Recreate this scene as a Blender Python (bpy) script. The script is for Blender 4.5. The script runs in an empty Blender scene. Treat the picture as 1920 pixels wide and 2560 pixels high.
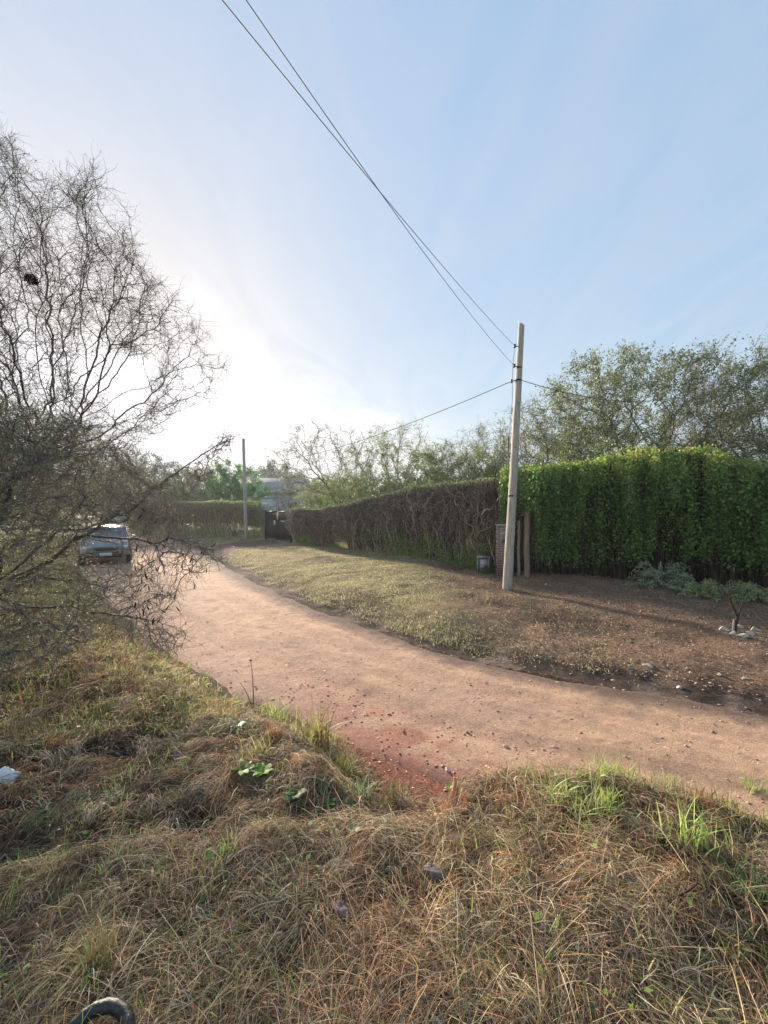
import bpy, math, random
import numpy as np
from mathutils import Vector, Matrix
R = math.radians
C = bpy.context.scene.collection
sc = bpy.context.scene
rng = np.random.default_rng(7)
random.seed(7)

# ------------------------------------------------------------------ camera, sky, sun, exposure
CAMZ = 2.25
cam_d = bpy.data.cameras.new('camera'); cam = bpy.data.objects.new('camera', cam_d); C.objects.link(cam)
cam_d.sensor_fit = 'VERTICAL'; cam_d.sensor_height = 36.0; cam_d.sensor_width = 36.0
cam_d.lens = 36.0 * 1000 / 2560
cam_d.clip_start = 0.05; cam_d.clip_end = 5000
cam.location = (0, 0, CAMZ); cam.rotation_euler = (R(90 - 0.46), 0, 0)
sc.camera = cam
SUN_EL, SUN_AZ = 16.5, -33.5                    # azimuth from +Y towards +X
w = bpy.data.worlds.new('World'); sc.world = w; w.use_nodes = True
nt = w.node_tree; N = nt.nodes; L = nt.links; N.clear()
def nd(t, **k):
    n = N.new(t)
    for a, b in k.items(): setattr(n, a, b)
    return n
def mth(op, a, b=None, c=None, clamp=False):
    n = N.new('ShaderNodeMath'); n.operation = op; n.use_clamp = clamp
    for i, v in enumerate((a, b, c)):
        if v is None: continue
        if isinstance(v, (int, float)): n.inputs[i].default_value = v
        else: L.new(v, n.inputs[i])
    return n.outputs[0]
sky = nd('ShaderNodeTexSky', sky_type='NISHITA'); sky.sun_disc = False
sky.sun_elevation = R(SUN_EL); sky.sun_rotation = R(SUN_AZ)
sky.air_density = 1.0; sky.dust_density = 1.0; sky.ozone_density = 1.4; sky.altitude = 300
geo = nd('ShaderNodeTexCoord'); sep = nd('ShaderNodeSeparateXYZ'); L.new(geo.outputs['Generated'], sep.inputs[0])
dz = mth('MAXIMUM', sep.outputs[2], 0.03); dzz = mth('ADD', dz, 0.04)
px_ = mth('DIVIDE', sep.outputs[0], dzz); py_ = mth('DIVIDE', sep.outputs[1], dzz)
# a sheet of thin cirrus on a flat plane overhead; its edge runs from upper left to the horizon in the middle
q = mth('SUBTRACT', mth('SUBTRACT', py_, mth('MULTIPLY', px_, 1.85)), 3.2)
cmb = nd('ShaderNodeCombineXYZ')
L.new(mth('MULTIPLY', mth('ADD', px_, mth('MULTIPLY', py_, 0.0)), 1.0), cmb.inputs[0]); L.new(py_, cmb.inputs[1])
mp = nd('ShaderNodeMapping'); mp.inputs['Rotation'].default_value = (0, 0, R(-31)); mp.inputs['Scale'].default_value = (1.9, 0.6, 1)
L.new(cmb.outputs[0], mp.inputs[0])
n1 = nd('ShaderNodeTexNoise'); n1.inputs['Scale'].default_value = 1.5; n1.inputs['Detail'].default_value = 6; n1.inputs['Roughness'].default_value = 0.6
n1.inputs['Distortion'].default_value = 1.1
L.new(mp.outputs[0], n1.inputs[0])
n2 = nd('ShaderNodeTexNoise'); n2.inputs['Scale'].default_value = 0.7; n2.inputs['Detail'].default_value = 3
L.new(cmb.outputs[0], n2.inputs[0])
nn = mth('SUBTRACT', mth('ADD', mth('MULTIPLY', n1.outputs[0], 1.3), mth('MULTIPLY', n2.outputs[0], 0.9)), 1.1)
mr = nd('ShaderNodeMapRange', interpolation_type='SMOOTHSTEP'); mr.inputs['From Min'].default_value = -0.5; mr.inputs['From Max'].default_value = 3.0
L.new(mth('ADD', q, mth('MULTIPLY', nn, 2.6)), mr.inputs[0])
cover = mth('MULTIPLY', mr.outputs[0], 0.85)
mr2 = nd('ShaderNodeMapRange', interpolation_type='SMOOTHSTEP'); mr2.inputs['From Min'].default_value = 0.1; mr2.inputs['From Max'].default_value = 0.75
L.new(n1.outputs[0], mr2.inputs[0])
cover = mth('ADD', cover, mth('MULTIPLY', mr2.outputs[0], 0.30), clamp=True)
gm = nd('ShaderNodeGamma'); gm.inputs[1].default_value = .34; L.new(sky.outputs[0], gm.inputs[0])
sk = nd('ShaderNodeVectorMath', operation='SCALE'); sk.inputs['Scale'].default_value = 2.12
hs = nd('ShaderNodeHueSaturation'); hs.inputs['Saturation'].default_value = 2.05; L.new(gm.outputs[0], hs.inputs['Color']); L.new(hs.outputs[0], sk.inputs[0])
bw0 = nd('ShaderNodeRGBToBW'); L.new(sk.outputs[0], bw0.inputs[0])
sf = nd('ShaderNodeVectorMath', operation='SCALE'); L.new(sk.outputs[0], sf.inputs[0])
L.new(mth('DIVIDE', 1.0, mth('ADD', 1.0, mth('MULTIPLY', bw0.outputs[0], 0.33))), sf.inputs['Scale'])
bw = nd('ShaderNodeRGBToBW'); L.new(sf.outputs[0], bw.inputs[0])
cl = nd('ShaderNodeCombineColor')
lum = mth('ADD', mth('MULTIPLY', bw.outputs[0], 1.32), 0.08)
L.new(mth('MULTIPLY', lum, 1.0), cl.inputs[0]); L.new(lum, cl.inputs[1]); L.new(mth('MULTIPLY', lum, 1.04), cl.inputs[2])
mx = nd('ShaderNodeMix', data_type='RGBA'); L.new(cover, mx.inputs[0]); L.new(sf.outputs[0], mx.inputs[6]); L.new(cl.outputs[0], mx.inputs[7])
bg = nd('ShaderNodeBackground'); bg.inputs['Strength'].default_value = 0.13
L.new(mx.outputs[2], bg.inputs[0])
wo = nd('ShaderNodeOutputWorld'); L.new(bg.outputs[0], wo.inputs[0])

sd = bpy.data.lights.new('sun', 'SUN'); sd.energy = 4.2; sd.angle = R(4.5); sd.color = (1, 0.86, 0.68)
sun = bpy.data.objects.new('sun', sd); C.objects.link(sun)
sdir = Vector((math.sin(R(SUN_AZ)) * math.cos(R(SUN_EL)), math.cos(R(SUN_AZ)) * math.cos(R(SUN_EL)), math.sin(R(SUN_EL))))
sun.rotation_euler = sdir.to_track_quat('Z', 'Y').to_euler(); sun.location = (-20, 30, 30)
sc.view_settings.view_transform = 'Standard'; sc.view_settings.look = 'None'; sc.view_settings.gamma = 1
sc.view_settings.exposure = 1.80
sc.cycles.max_bounces = 5; sc.cycles.diffuse_bounces = 3; sc.cycles.transmission_bounces = 4; sc.cycles.transparent_max_bounces = 8

# ------------------------------------------------------------------ helpers
def tag(o, label=None, cat=None, group=None, kind=None):
    if label: o['label'] = label
    if cat: o['category'] = cat
    if group: o['group'] = group
    if kind: o['kind'] = kind
    return o
def thing(name, label, cat, loc=(0, 0, 0), rz=0, group=None):
    o = bpy.data.objects.new(name, None); C.objects.link(o); o.location = loc; o.rotation_euler = (0, 0, rz)
    o.empty_display_size = 0.2
    return tag(o, label, cat, group)
def kids(o): return [c for c in list(o.children)]
def dup(o, loc=None, rz=None, scale=None, label=None, parent=None, group=None):
    c = o.copy(); C.objects.link(c); c.parent = parent
    if loc is not None: c.location = loc
    if rz is not None: c.rotation_euler = (0, 0, rz)
    if scale is not None: c.scale = scale if hasattr(scale, '__len__') else (scale,) * 3
    if label: c['label'] = label
    if group: c['group'] = group
    for ch in list(KIDS.get(o.name, [])):
        k_ = dup(bpy.data.objects[ch], parent=c); KIDS.setdefault(c.name, []).append(k_.name)
    return c
KIDS = {}

class MB:
    def __init__(s): s.V = []; s.F = []; s.Cc = []; s.n = 0
    def add(s, V, F, col=(0.5, 0.5, 0.5)):
        V = np.asarray(V, float).reshape(-1, 3); F = np.asarray(F, int)
        if len(V) == 0: return s
        col = np.asarray(col, float)
        if col.ndim == 1: col = np.tile(col, (len(V), 1))
        s.V.append(V); s.F.append(F + s.n); s.Cc.append(col); s.n += len(V)
        return s
    def build(s, name, mat, parent=None, smooth=False):
        me = bpy.data.meshes.new(name)
        V = np.concatenate(s.V); Cc = np.concatenate(s.Cc)
        me.vertices.add(len(V)); me.vertices.foreach_set('co', V.astype(np.float32).ravel())
        tot = []; idx = []
        for F in s.F:
            tot.append(np.full(len(F), F.shape[1])); idx.append(F.ravel())
        tot = np.concatenate(tot).astype(np.int32); idx = np.concatenate(idx).astype(np.int32)
        me.loops.add(len(idx)); me.loops.foreach_set('vertex_index', idx)
        me.polygons.add(len(tot)); me.polygons.foreach_set('loop_start', (np.cumsum(tot) - tot).astype(np.int32))
        me.polygons.foreach_set('loop_total', tot)
        if smooth: me.polygons.foreach_set('use_smooth', np.ones(len(tot), bool))
        me.update(calc_edges=True); me.validate()
        at = me.color_attributes.new('Col', 'FLOAT_COLOR', 'POINT')
        at.data.foreach_set('color', np.c_[Cc, np.ones(len(Cc))].astype(np.float32).ravel())
        me.materials.append(mat)
        o = bpy.data.objects.new(name, me); C.objects.link(o)
        if parent is not None:
            o.parent = parent; KIDS.setdefault(parent.name, []).append(o.name)
        return o
def box(c, s, rz=0):
    x, y, z = np.array(s) / 2
    V = np.array([[-x, -y, -z], [x, -y, -z], [x, y, -z], [-x, y, -z], [-x, -y, z], [x, -y, z], [x, y, z], [-x, y, z]])
    ca, sa = math.cos(rz), math.sin(rz)
    V = np.c_[V[:, 0] * ca - V[:, 1] * sa, V[:, 0] * sa + V[:, 1] * ca, V[:, 2]] + np.array(c)
    F = [[0, 3, 2, 1], [4, 5, 6, 7], [0, 1, 5, 4], [1, 2, 6, 5], [2, 3, 7, 6], [3, 0, 4, 7]]
    return V, F
def norm(a): return a / np.maximum(np.linalg.norm(a, axis=-1, keepdims=True), 1e-9)
def strips(P, W, S, col):
    """P (n,k,3) centre lines, W (n,k) half widths, S (n,k,3) or (n,1,3) side vectors"""
    n, k, _ = P.shape
    S = np.broadcast_to(S, P.shape)
    A = P - S * W[..., None]; B = P + S * W[..., None]
    V = np.stack([A, B], 2).reshape(-1, 3)
    i = np.arange(n)[:, None] * 2 * k; j = np.arange(k - 1)[None] * 2
    b = i + j
    F = np.stack([b, b + 1, b + 3, b + 2], -1).reshape(-1, 4)
    col = np.asarray(col, float)
    if col.ndim == 1: col = np.tile(col, (n, 1))
    Cc = np.repeat(col, 2 * k, axis=0)
    return V, F, Cc
def tubes(P, Rr, sides, col):
    n, k, _ = P.shape
    T = np.gradient(P, axis=1); T = norm(T)
    ref = norm(np.cross(T[:, :1], np.array([0.31, 0.52, 0.79]))); 
    U = norm(np.cross(np.broadcast_to(ref, T.shape), T)); Wv = np.cross(T, U)
    a = np.arange(sides) * 2 * math.pi / sides
    V = P[:, :, None] + Rr[..., None, None] * (U[:, :, None] * np.cos(a)[None, None, :, None] + Wv[:, :, None] * np.sin(a)[None, None, :, None])
    V = V.reshape(-1, 3)
    i = (np.arange(n) * k * sides)[:, None, None]; j = (np.arange(k - 1) * sides)[None, :, None]; s = np.arange(sides)[None, None]
    s2 = (s + 1) % sides
    F = np.stack([i + j + s, i + j + s2, i + j + sides + s2, i + j + sides + s], -1).reshape(-1, 4)
    col = np.asarray(col, float)
    if col.ndim == 1: col = np.tile(col, (n, 1))
    return V, F, np.repeat(col, k * sides, axis=0)
def one_tube(pts, rad, sides=8, cap=True):
    P = np.array(pts, float)[None]; Rr = np.array(rad, float)[None] if hasattr(rad, '__len__') else np.full((1, len(pts)), rad)
    V, F, _ = tubes(P, Rr, sides, (0, 0, 0))
    return V, F
def leaves(P, size, col, asp=0.5, rg=None, normal=None, spread=1.0, droop=0.0):
    """rhombic leaf faces at P; normal biased; col per leaf"""
    rg = rg or rng; n = len(P)
    size = np.broadcast_to(size, (n,))[:, None]
    Nn = rg.normal(size=(n, 3)) * spread
    if normal is not None: Nn = Nn + normal
    Nn = norm(Nn)
    T = rg.normal(size=(n, 3)); T[:, 2] -= droop; T = norm(T - Nn * (T * Nn).sum(1, keepdims=True)); B = np.cross(Nn, T)
    V = np.stack([P, P + T * size * .45 + B * size * asp * .5 + Nn * size * .08, P + T * size, P + T * size * .45 - B * size * asp * .5 + Nn * size * .08], 1).reshape(-1, 3)
    F = np.arange(n * 4).reshape(-1, 4)
    return V, F, np.repeat(np.asarray(col, float), 4, axis=0)
def vnoise(x, y, s, seed=0):
    x = np.asarray(x, float) / s; y = np.asarray(y, float) / s
    xi = np.floor(x).astype(np.int64); yi = np.floor(y).astype(np.int64); fx = x - xi; fy = y - yi
    fx = fx * fx * (3 - 2 * fx); fy = fy * fy * (3 - 2 * fy)
    def h(a, b):
        v = (a * 374761393 + b * 668265263 + seed * 974711) & 0x7fffffff
        v = ((v ^ (v >> 13)) * 1274126177) & 0x7fffffff
        return ((v ^ (v >> 16)) & 0xffff) / 65535.0
    return (h(xi, yi) * (1 - fx) + h(xi + 1, yi) * fx) * (1 - fy) + (h(xi, yi + 1) * (1 - fx) + h(xi + 1, yi + 1) * fx) * fy
def fbm(x, y, s, seed=0, o=4):
    v = 0; a = 1; t = 0
    for i in range(o): v = v + a * vnoise(x, y, s / 2 ** i, seed + i * 17); t += a; a *= .55
    return v / t
def sst(a, b, x): t = np.clip((x - a) / (b - a), 0, 1); return t * t * (3 - 2 * t)
def mixc(a, b, t): t = np.asarray(t)[..., None]; return np.asarray(a, float) * (1 - t) + np.asarray(b, float) * t
def pal(cols, n, rg=None, var=0.18, wts=None):
    rg = rg or rng; cols = np.array(cols, float)
    i = rg.choice(len(cols), n, p=None if wts is None else np.array(wts) / sum(wts))
    return np.clip(cols[i] * (1 + rg.normal(size=(n, 1)) * var) * (1 + rg.normal(size=(n, 3)) * .05), 0.004, .9)

# ------------------------------------------------------------------ materials
def mat_new(name):
    m = bpy.data.materials.new(name); m.use_nodes = True
    return m, m.node_tree, m.node_tree.nodes['Principled BSDF']
def attr_mat(name, rough=0.8, translucent=0.0, noise=None, bump=None, spec=0.3, mul=1.0):
    m, t, b = mat_new(name)
    a = t.nodes.new('ShaderNodeAttribute'); a.attribute_name = 'Col'
    col = a.outputs['Color']
    b.inputs['Roughness'].default_value = rough; b.inputs['Specular IOR Level'].default_value = spec
    tc = t.nodes.new('ShaderNodeTexCoord')
    if noise:                                    # list of (scale, lo, hi)
        for (s, lo, hi) in noise:
            n = t.nodes.new('ShaderNodeTexNoise'); n.inputs['Scale'].default_value = s; n.inputs['Detail'].default_value = 5; n.inputs['Roughness'].default_value = .65
            t.links.new(tc.outputs['Object'], n.inputs[0])
            r = t.nodes.new('ShaderNodeMapRange'); r.inputs['From Min'].default_value = .3; r.inputs['From Max'].default_value = .7
            r.inputs['To Min'].default_value = lo; r.inputs['To Max'].default_value = hi
            t.links.new(n.outputs[0], r.inputs[0])
            mm = t.nodes.new('ShaderNodeVectorMath'); mm.operation = 'SCALE'
            t.links.new(col, mm.inputs[0]); t.links.new(r.outputs[0], mm.inputs['Scale']); col = mm.outputs[0]
    t.links.new(col, b.inputs['Base Color'])
    if bump:
        prev = None
        for (s, dist) in bump:
            n = t.nodes.new('ShaderNodeTexNoise'); n.inputs['Scale'].default_value = s; n.inputs['Detail'].default_value = 6; n.inputs['Roughness'].default_value = .7
            t.links.new(tc.outputs['Object'], n.inputs[0])
            bp = t.nodes.new('ShaderNodeBump'); bp.inputs['Distance'].default_value = dist; bp.inputs['Strength'].default_value = 1
            t.links.new(n.outputs[0], bp.inputs['Height'])
            if prev: t.links.new(prev, bp.inputs['Normal'])
            prev = bp.outputs[0]
        t.links.new(prev, b.inputs['Normal'])
    if translucent:
        tr = t.nodes.new('ShaderNodeBsdfTranslucent'); t.links.new(col, tr.inputs[0])
        mxs = t.nodes.new('ShaderNodeMixShader'); mxs.inputs[0].default_value = translucent
        t.links.new(b.outputs[0], mxs.inputs[1]); t.links.new(tr.outputs[0], mxs.inputs[2])
        t.links.new(mxs.outputs[0], t.nodes['Material Output'].inputs[0])
    return m
def flat_mat(name, col, rough=.7, metal=0, spec=.5, noise=None, bump=None, coat=0):
    m, t, b = mat_new(name)
    b.inputs['Roughness'].default_value = rough; b.inputs['Metallic'].default_value = metal; b.inputs['Specular IOR Level'].default_value = spec
    b.inputs['Coat Weight'].default_value = coat
    b.inputs['Base Color'].default_value = (*col, 1)
    tc = t.nodes.new('ShaderNodeTexCoord')
    if noise:
        s, c2, lo, hi, st = noise                # scale, second colour, ramp lo, hi, stretch xyz
        mpp = t.nodes.new('ShaderNodeMapping'); mpp.inputs['Scale'].default_value = st; t.links.new(tc.outputs['Object'], mpp.inputs[0])
        n = t.nodes.new('ShaderNodeTexNoise'); n.inputs['Scale'].default_value = s; n.inputs['Detail'].default_value = 6; n.inputs['Roughness'].default_value = .65
        t.links.new(mpp.outputs[0], n.inputs[0])
        r = t.nodes.new('ShaderNodeMapRange'); r.inputs['From Min'].default_value = lo; r.inputs['From Max'].default_value = hi
        t.links.new(n.outputs[0], r.inputs[0])
        mm = t.nodes.new('ShaderNodeMix'); mm.data_type = 'RGBA'; mm.inputs[6].default_value = (*col, 1); mm.inputs[7].default_value = (*c2, 1)
        t.links.new(r.outputs[0], mm.inputs[0]); t.links.new(mm.outputs[2], b.inputs['Base Color'])
        if bump:
            bp = t.nodes.new('ShaderNodeBump'); bp.inputs['Distance'].default_value = bump; t.links.new(n.outputs[0], bp.inputs['Height']); t.links.new(bp.outputs[0], b.inputs['Normal'])
    return m
M = {}
M['ground'] = attr_mat('ground_soil', .95, 0, [(3, .8, 1.2), (16, .6, 1.4), (60, .55, 1.5)], [(7, .09), (28, .06), (80, .03)], .15)
M['road'] = attr_mat('road_dirt', .92, 0, [(1.1, .9, 1.12), (14, .84, 1.14), (60, .72, 1.25)], [(5, .05), (30, .035), (110, .018)], .2)
M['straw'] = attr_mat('straw', .75, .25, None, None, .3)
M['leaf'] = attr_mat('leaf', .55, .4, None, None, .4)
M['bark'] = attr_mat('bark', .9, 0, [(30, .6, 1.4)], [(60, .01)], .2)
M['stone'] = attr_mat('stone', .85, 0, [(14, .7, 1.25), (60, .85, 1.1)], [(25, .01)], .3)
M['concrete_pole'] = flat_mat('weathered_pole', (.22, .195, .165), .9, 0, .2, (9, (.50, .47, .41), .32, .58, (5, 5, .22)), .012)
M['wood_grey'] = flat_mat('weathered_wood', (.16, .12, .09), .9, 0, .2, (12, (.33, .27, .21), .35, .65, (4, 4, .25)), .008)
M['dark_metal'] = flat_mat('dark_metal', (.012, .013, .015), .6, 0, .25, (6, (.022, .021, .02), .4, .7, (1, 1, 1)))
M['wire'] = flat_mat('black_cable', (.03, .03, .035), .6)
M['ceramic'] = flat_mat('brown_ceramic', (.06, .035, .03), .3)
M['rubber'] = flat_mat('black_rubber', (.012, .012, .014), .42, 0, .5, (35, (.03, .03, .032), .4, .7, (1, 1, 1)), .004)
M['white'] = flat_mat('white_plastic', (.75, .75, .76), .5)
M['wall_pale'] = flat_mat('pale_render', (.42, .38, .38), .9, 0, .2, (2, (.52, .48, .47), .3, .7, (1, 1, 1)))
M['roof_grey'] = flat_mat('grey_roof', (.20, .205, .22), .7, 0, .3, (3, (.28, .285, .30), .3, .7, (1, 1, 6)))
M['glass'] = flat_mat('window_glass', (.10, .13, .17), .08, 0, .8)
M['concrete'] = flat_mat('grey_concrete', (.27, .26, .25), .9, 0, .2, (7, (.38, .37, .35), .35, .65, (1, 1, 1)), .01)

# ------------------------------------------------------------------ ground plan
FAR = np.array([(40, -11), (25, -4), (12, .9), (7, 3.0), (4.2, 4.38), (2.74, 5.08), (1.4, 5.85), (.27, 6.9), (-1.4, 8.8), (-3.1, 11.1), (-4.8, 13.5), (-8.2, 19), (-15.2, 30.3), (-26, 46), (-60, 88), (-120, 150)], float)
NEAR = np.array([(40, -17), (25, -9.5), (12, -3), (6, .6), (4.2, 1.6), (2.8, 2.4), (1.7, 2.85), (.7, 3.05), (0.0, 3.5), (-1.1, 4.35), (-2.3, 5.15), (-4.2, 6.9), (-6.9, 9.9), (-12.2, 15.7), (-20.5, 28), (-31, 44), (-66, 88), (-128, 150)], float)
def resample(P, step):
    # smooth by Chaikin then resample
    for _ in range(3):
        Q = [P[0]]
        for a, b in zip(P[:-1], P[1:]): Q += [a * .75 + b * .25, a * .25 + b * .75]
        Q.append(P[-1]); P = np.array(Q)
    return P
FAR_S = resample(FAR, 1); NEAR_S = resample(NEAR, 1)
def sdist(x, y, P):
    """signed distance to polyline, positive left of travel direction"""
    sh = x.shape; p = np.c_[x.ravel(), y.ravel()]
    best = np.full(len(p), 1e9); sg = np.zeros(len(p))
    for a, b in zip(P[:-1], P[1:]):
        d = b - a; l2 = (d * d).sum()
        if l2 < 1e-9: continue
        t = np.clip(((p - a) @ d) / l2, 0, 1)
        qx = p - a - t[:, None] * d
        dd = (qx * qx).sum(1)
        cr = d[0] * qx[:, 1] - d[1] * qx[:, 0]
        u = dd < best
        best = np.where(u, dd, best); sg = np.where(u, np.sign(cr), sg)
    return (np.sqrt(best) * sg).reshape(sh)
# travelling FAR/NEAR from right to left, the hedge side is on the right (negative), the camera side on the left (positive)
def planar(x, y):
    x = np.asarray(x, float); y = np.asarray(y, float)
    df = -sdist(x, y, FAR_S); dn = sdist(x, y, NEAR_S)
    wob = (fbm(x, y, 1.1, 3) - .5) * .35
    return df + wob * .6, dn + wob
DRIVE = np.array([(-8.0, 18.4), (-5.2, 21.3), (-7.0, 24.0), (-9.9, 21.8)])
def in_drive(x, y):
    # soft mask of the driveway quad
    x = np.asarray(x, float); y = np.asarray(y, float); m = np.full(x.shape, 9.)
    for a, b in zip(DRIVE, np.roll(DRIVE, -1, 0)):
        d = (b - a) / np.linalg.norm(b - a)
        m = np.minimum(m, d[0] * (y - a[1]) - d[1] * (x - a[0]))
    return sst(-.25, .25, m + (fbm(x, y, .7, 9) - .5) * .5)
def height(x, y, df=None, dn=None):
    x = np.asarray(x, float); y = np.asarray(y, float)
    if df is None: df, dn = planar(x, y)
    r = np.hypot(x, y)
    # bank on the camera side
    amp = .60 - .28 * sst(2.3, 4.6, r + np.clip(-x, 0, 3) * .25) - .12 * sst(6, 12, r)
    wid = np.where(x > .45, .5, .95 + 0 * x) + 1.2 * sst(5, 12, r)
    trail = np.exp(-((x - .12) / .45) ** 2) * sst(1.9, 2.8, y) * (1 - sst(4.2, 5, y))
    zb = amp * sst(0, 1, dn / (wid * (1 + .9 * trail))) * (1 - .25 * trail)
    bump = (fbm(x, y, .9, 21, 3) - .5) * .17 + (fbm(x, y, .28, 22, 2) - .5) * .09
    # a fold: lower gully line between the left mound and the near bank
    fold = np.exp(-((y - (2.35 + .12 * x)) / .22) ** 2) * sst(.5, -.3, x) * (1 - sst(-3.5, -5, x))
    zb = zb + sst(.1, .6, dn) * (bump * (1 - .6 * sst(6, 14, r)) - .13 * fold)
    # verge on the hedge side
    k = 1 - sst(1.0, 3.4, x)              # the grassy hump left of the pole
    zv = (-.05 * np.exp(-((df - .25) / .25) ** 2) + (.10 + .16 * k) * sst(.35, 1.3 + .5 * (1 - k), df) + .16 * sst(1, 3.6, df) + .06 * sst(4, 8, df))
    zv = zv + sst(.3, 1.2, df) * ((fbm(x, y, 1.4, 31, 3) - .5) * .16 + (fbm(x, y, .35, 32, 2) - .5) * .05) * (1 - .7 * in_drive(x, y))
    zv = zv + (fbm(x, y, .18, 33, 2) - .5) * .05 * sst(0, .15, df) * (1 - sst(.5, .8, df))
    onroad = np.minimum(-df, -dn)
    zr = -.03 * sst(0, .2, onroad)
    z = np.where(df > 0, zv, np.where(dn > 0, zb, zr))
    z = z + sst(60, 400, r) * (fbm(x, y, 160, 41, 3) - .3) * 9
    return z
def hz(x, y): return float(height(np.array([x]), np.array([y]))[0])
def px(u, v, z):
    """ground point seen at photo pixel (u, v) if the surface there stands at height z"""
    Y = (CAMZ - z) * 1000 / (v - 1272.); return ((u - 960) / 1000 * Y, Y)
def gpx(u, v):
    z = .3
    for _ in range(30): x, y = px(u, v, z); z = .5 * z + .5 * hz(x, y)
    return (x, y, z)

# colours of the ground
SOIL = (.17, .105, .075); STRAWG = (.15, .10, .06); GUT = (.12, .085, .07); REDS = (.40, .17, .12); ROAD = (.60, .385, .268)
def ground_color(x, y, df, dn):
    r = np.hypot(x, y)
    n1 = fbm(x, y, 1.2, 51); n2 = fbm(x, y, .3, 52); n3 = fbm(x, y, 4, 53)
    c = mixc((.06, .038, .028), (.13, .08, .055), n2)                              # foreground
    far_l = sst(6, 14, r)
    c = mixc(c, mixc((.16, .16, .05), (.22, .15, .08), n1), far_l)
    c = mixc(c, mixc((.13, .10, .06), (.20, .15, .09), n2), sst(.55, .2, dn) * sst(1.0, -.5, x))
    red = sst(.9, .15, dn) * sst(-.9, -.4, dn) * np.exp(-((x - .2) / 1.1) ** 2)
    c = mixc(c, REDS, red)
    # verge
    grassy = sst(2.6, 1.0, x + (n1 - .5) * 2)
    cv = mixc(mixc((.35, .215, .145), (.52, .335, .24), n2), (.30, .25, .14), grassy * .75)
    cv = mixc(cv, (.22, .145, .10), sst(.48, .7, n1) * .75)
    cv = mixc(cv, (.26, .18, .15), in_drive(x, y))
    gut = sst(.85, .5, df + (n2 - .5) * .4)
    cv = mixc(cv, mixc(GUT, (.30, .23, .20), sst(.45, .75, n2)), gut)
    cv = mixc(cv, mixc((.12, .17, .05), (.18, .21, .06), n1), sst(7.2, 8.2, df))   # garden lawn behind the hedges
    c = np.where((df > 0)[..., None], cv, c)
    c = mixc(c, mixc((.10, .13, .05), (.16, .15, .07), n3), sst(30, 70, r))
    return c

# ------------------------------------------------------------------ ground sheet
def axis(lo, hi, c0, a, ds):
    s = np.arange(math.asinh((lo - c0) / a), math.asinh((hi - c0) / a), ds)
    return c0 + a * np.sinh(s)
def grid_faces(nx, ny):
    i = np.arange(ny - 1)[:, None] * nx + np.arange(nx - 1)[None]
    return np.stack([i, i + 1, i + 1 + nx, i + nx], -1).reshape(-1, 4)
gx = axis(-450, 450, -.3, 3.2, .019); gy = axis(-80, 700, 3.0, 3.0, .019)
X, Y = np.meshgrid(gx, gy)
df, dn = planar(X, Y)
Z = height(X, Y, df, dn)
g = MB().add(np.c_[X.ravel(), Y.ravel(), Z.ravel()], grid_faces(len(gx), len(gy)), ground_color(X, Y, df, dn).reshape(-1, 3))
tag(g.build('ground', M['ground'], smooth=True), kind='structure')

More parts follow.
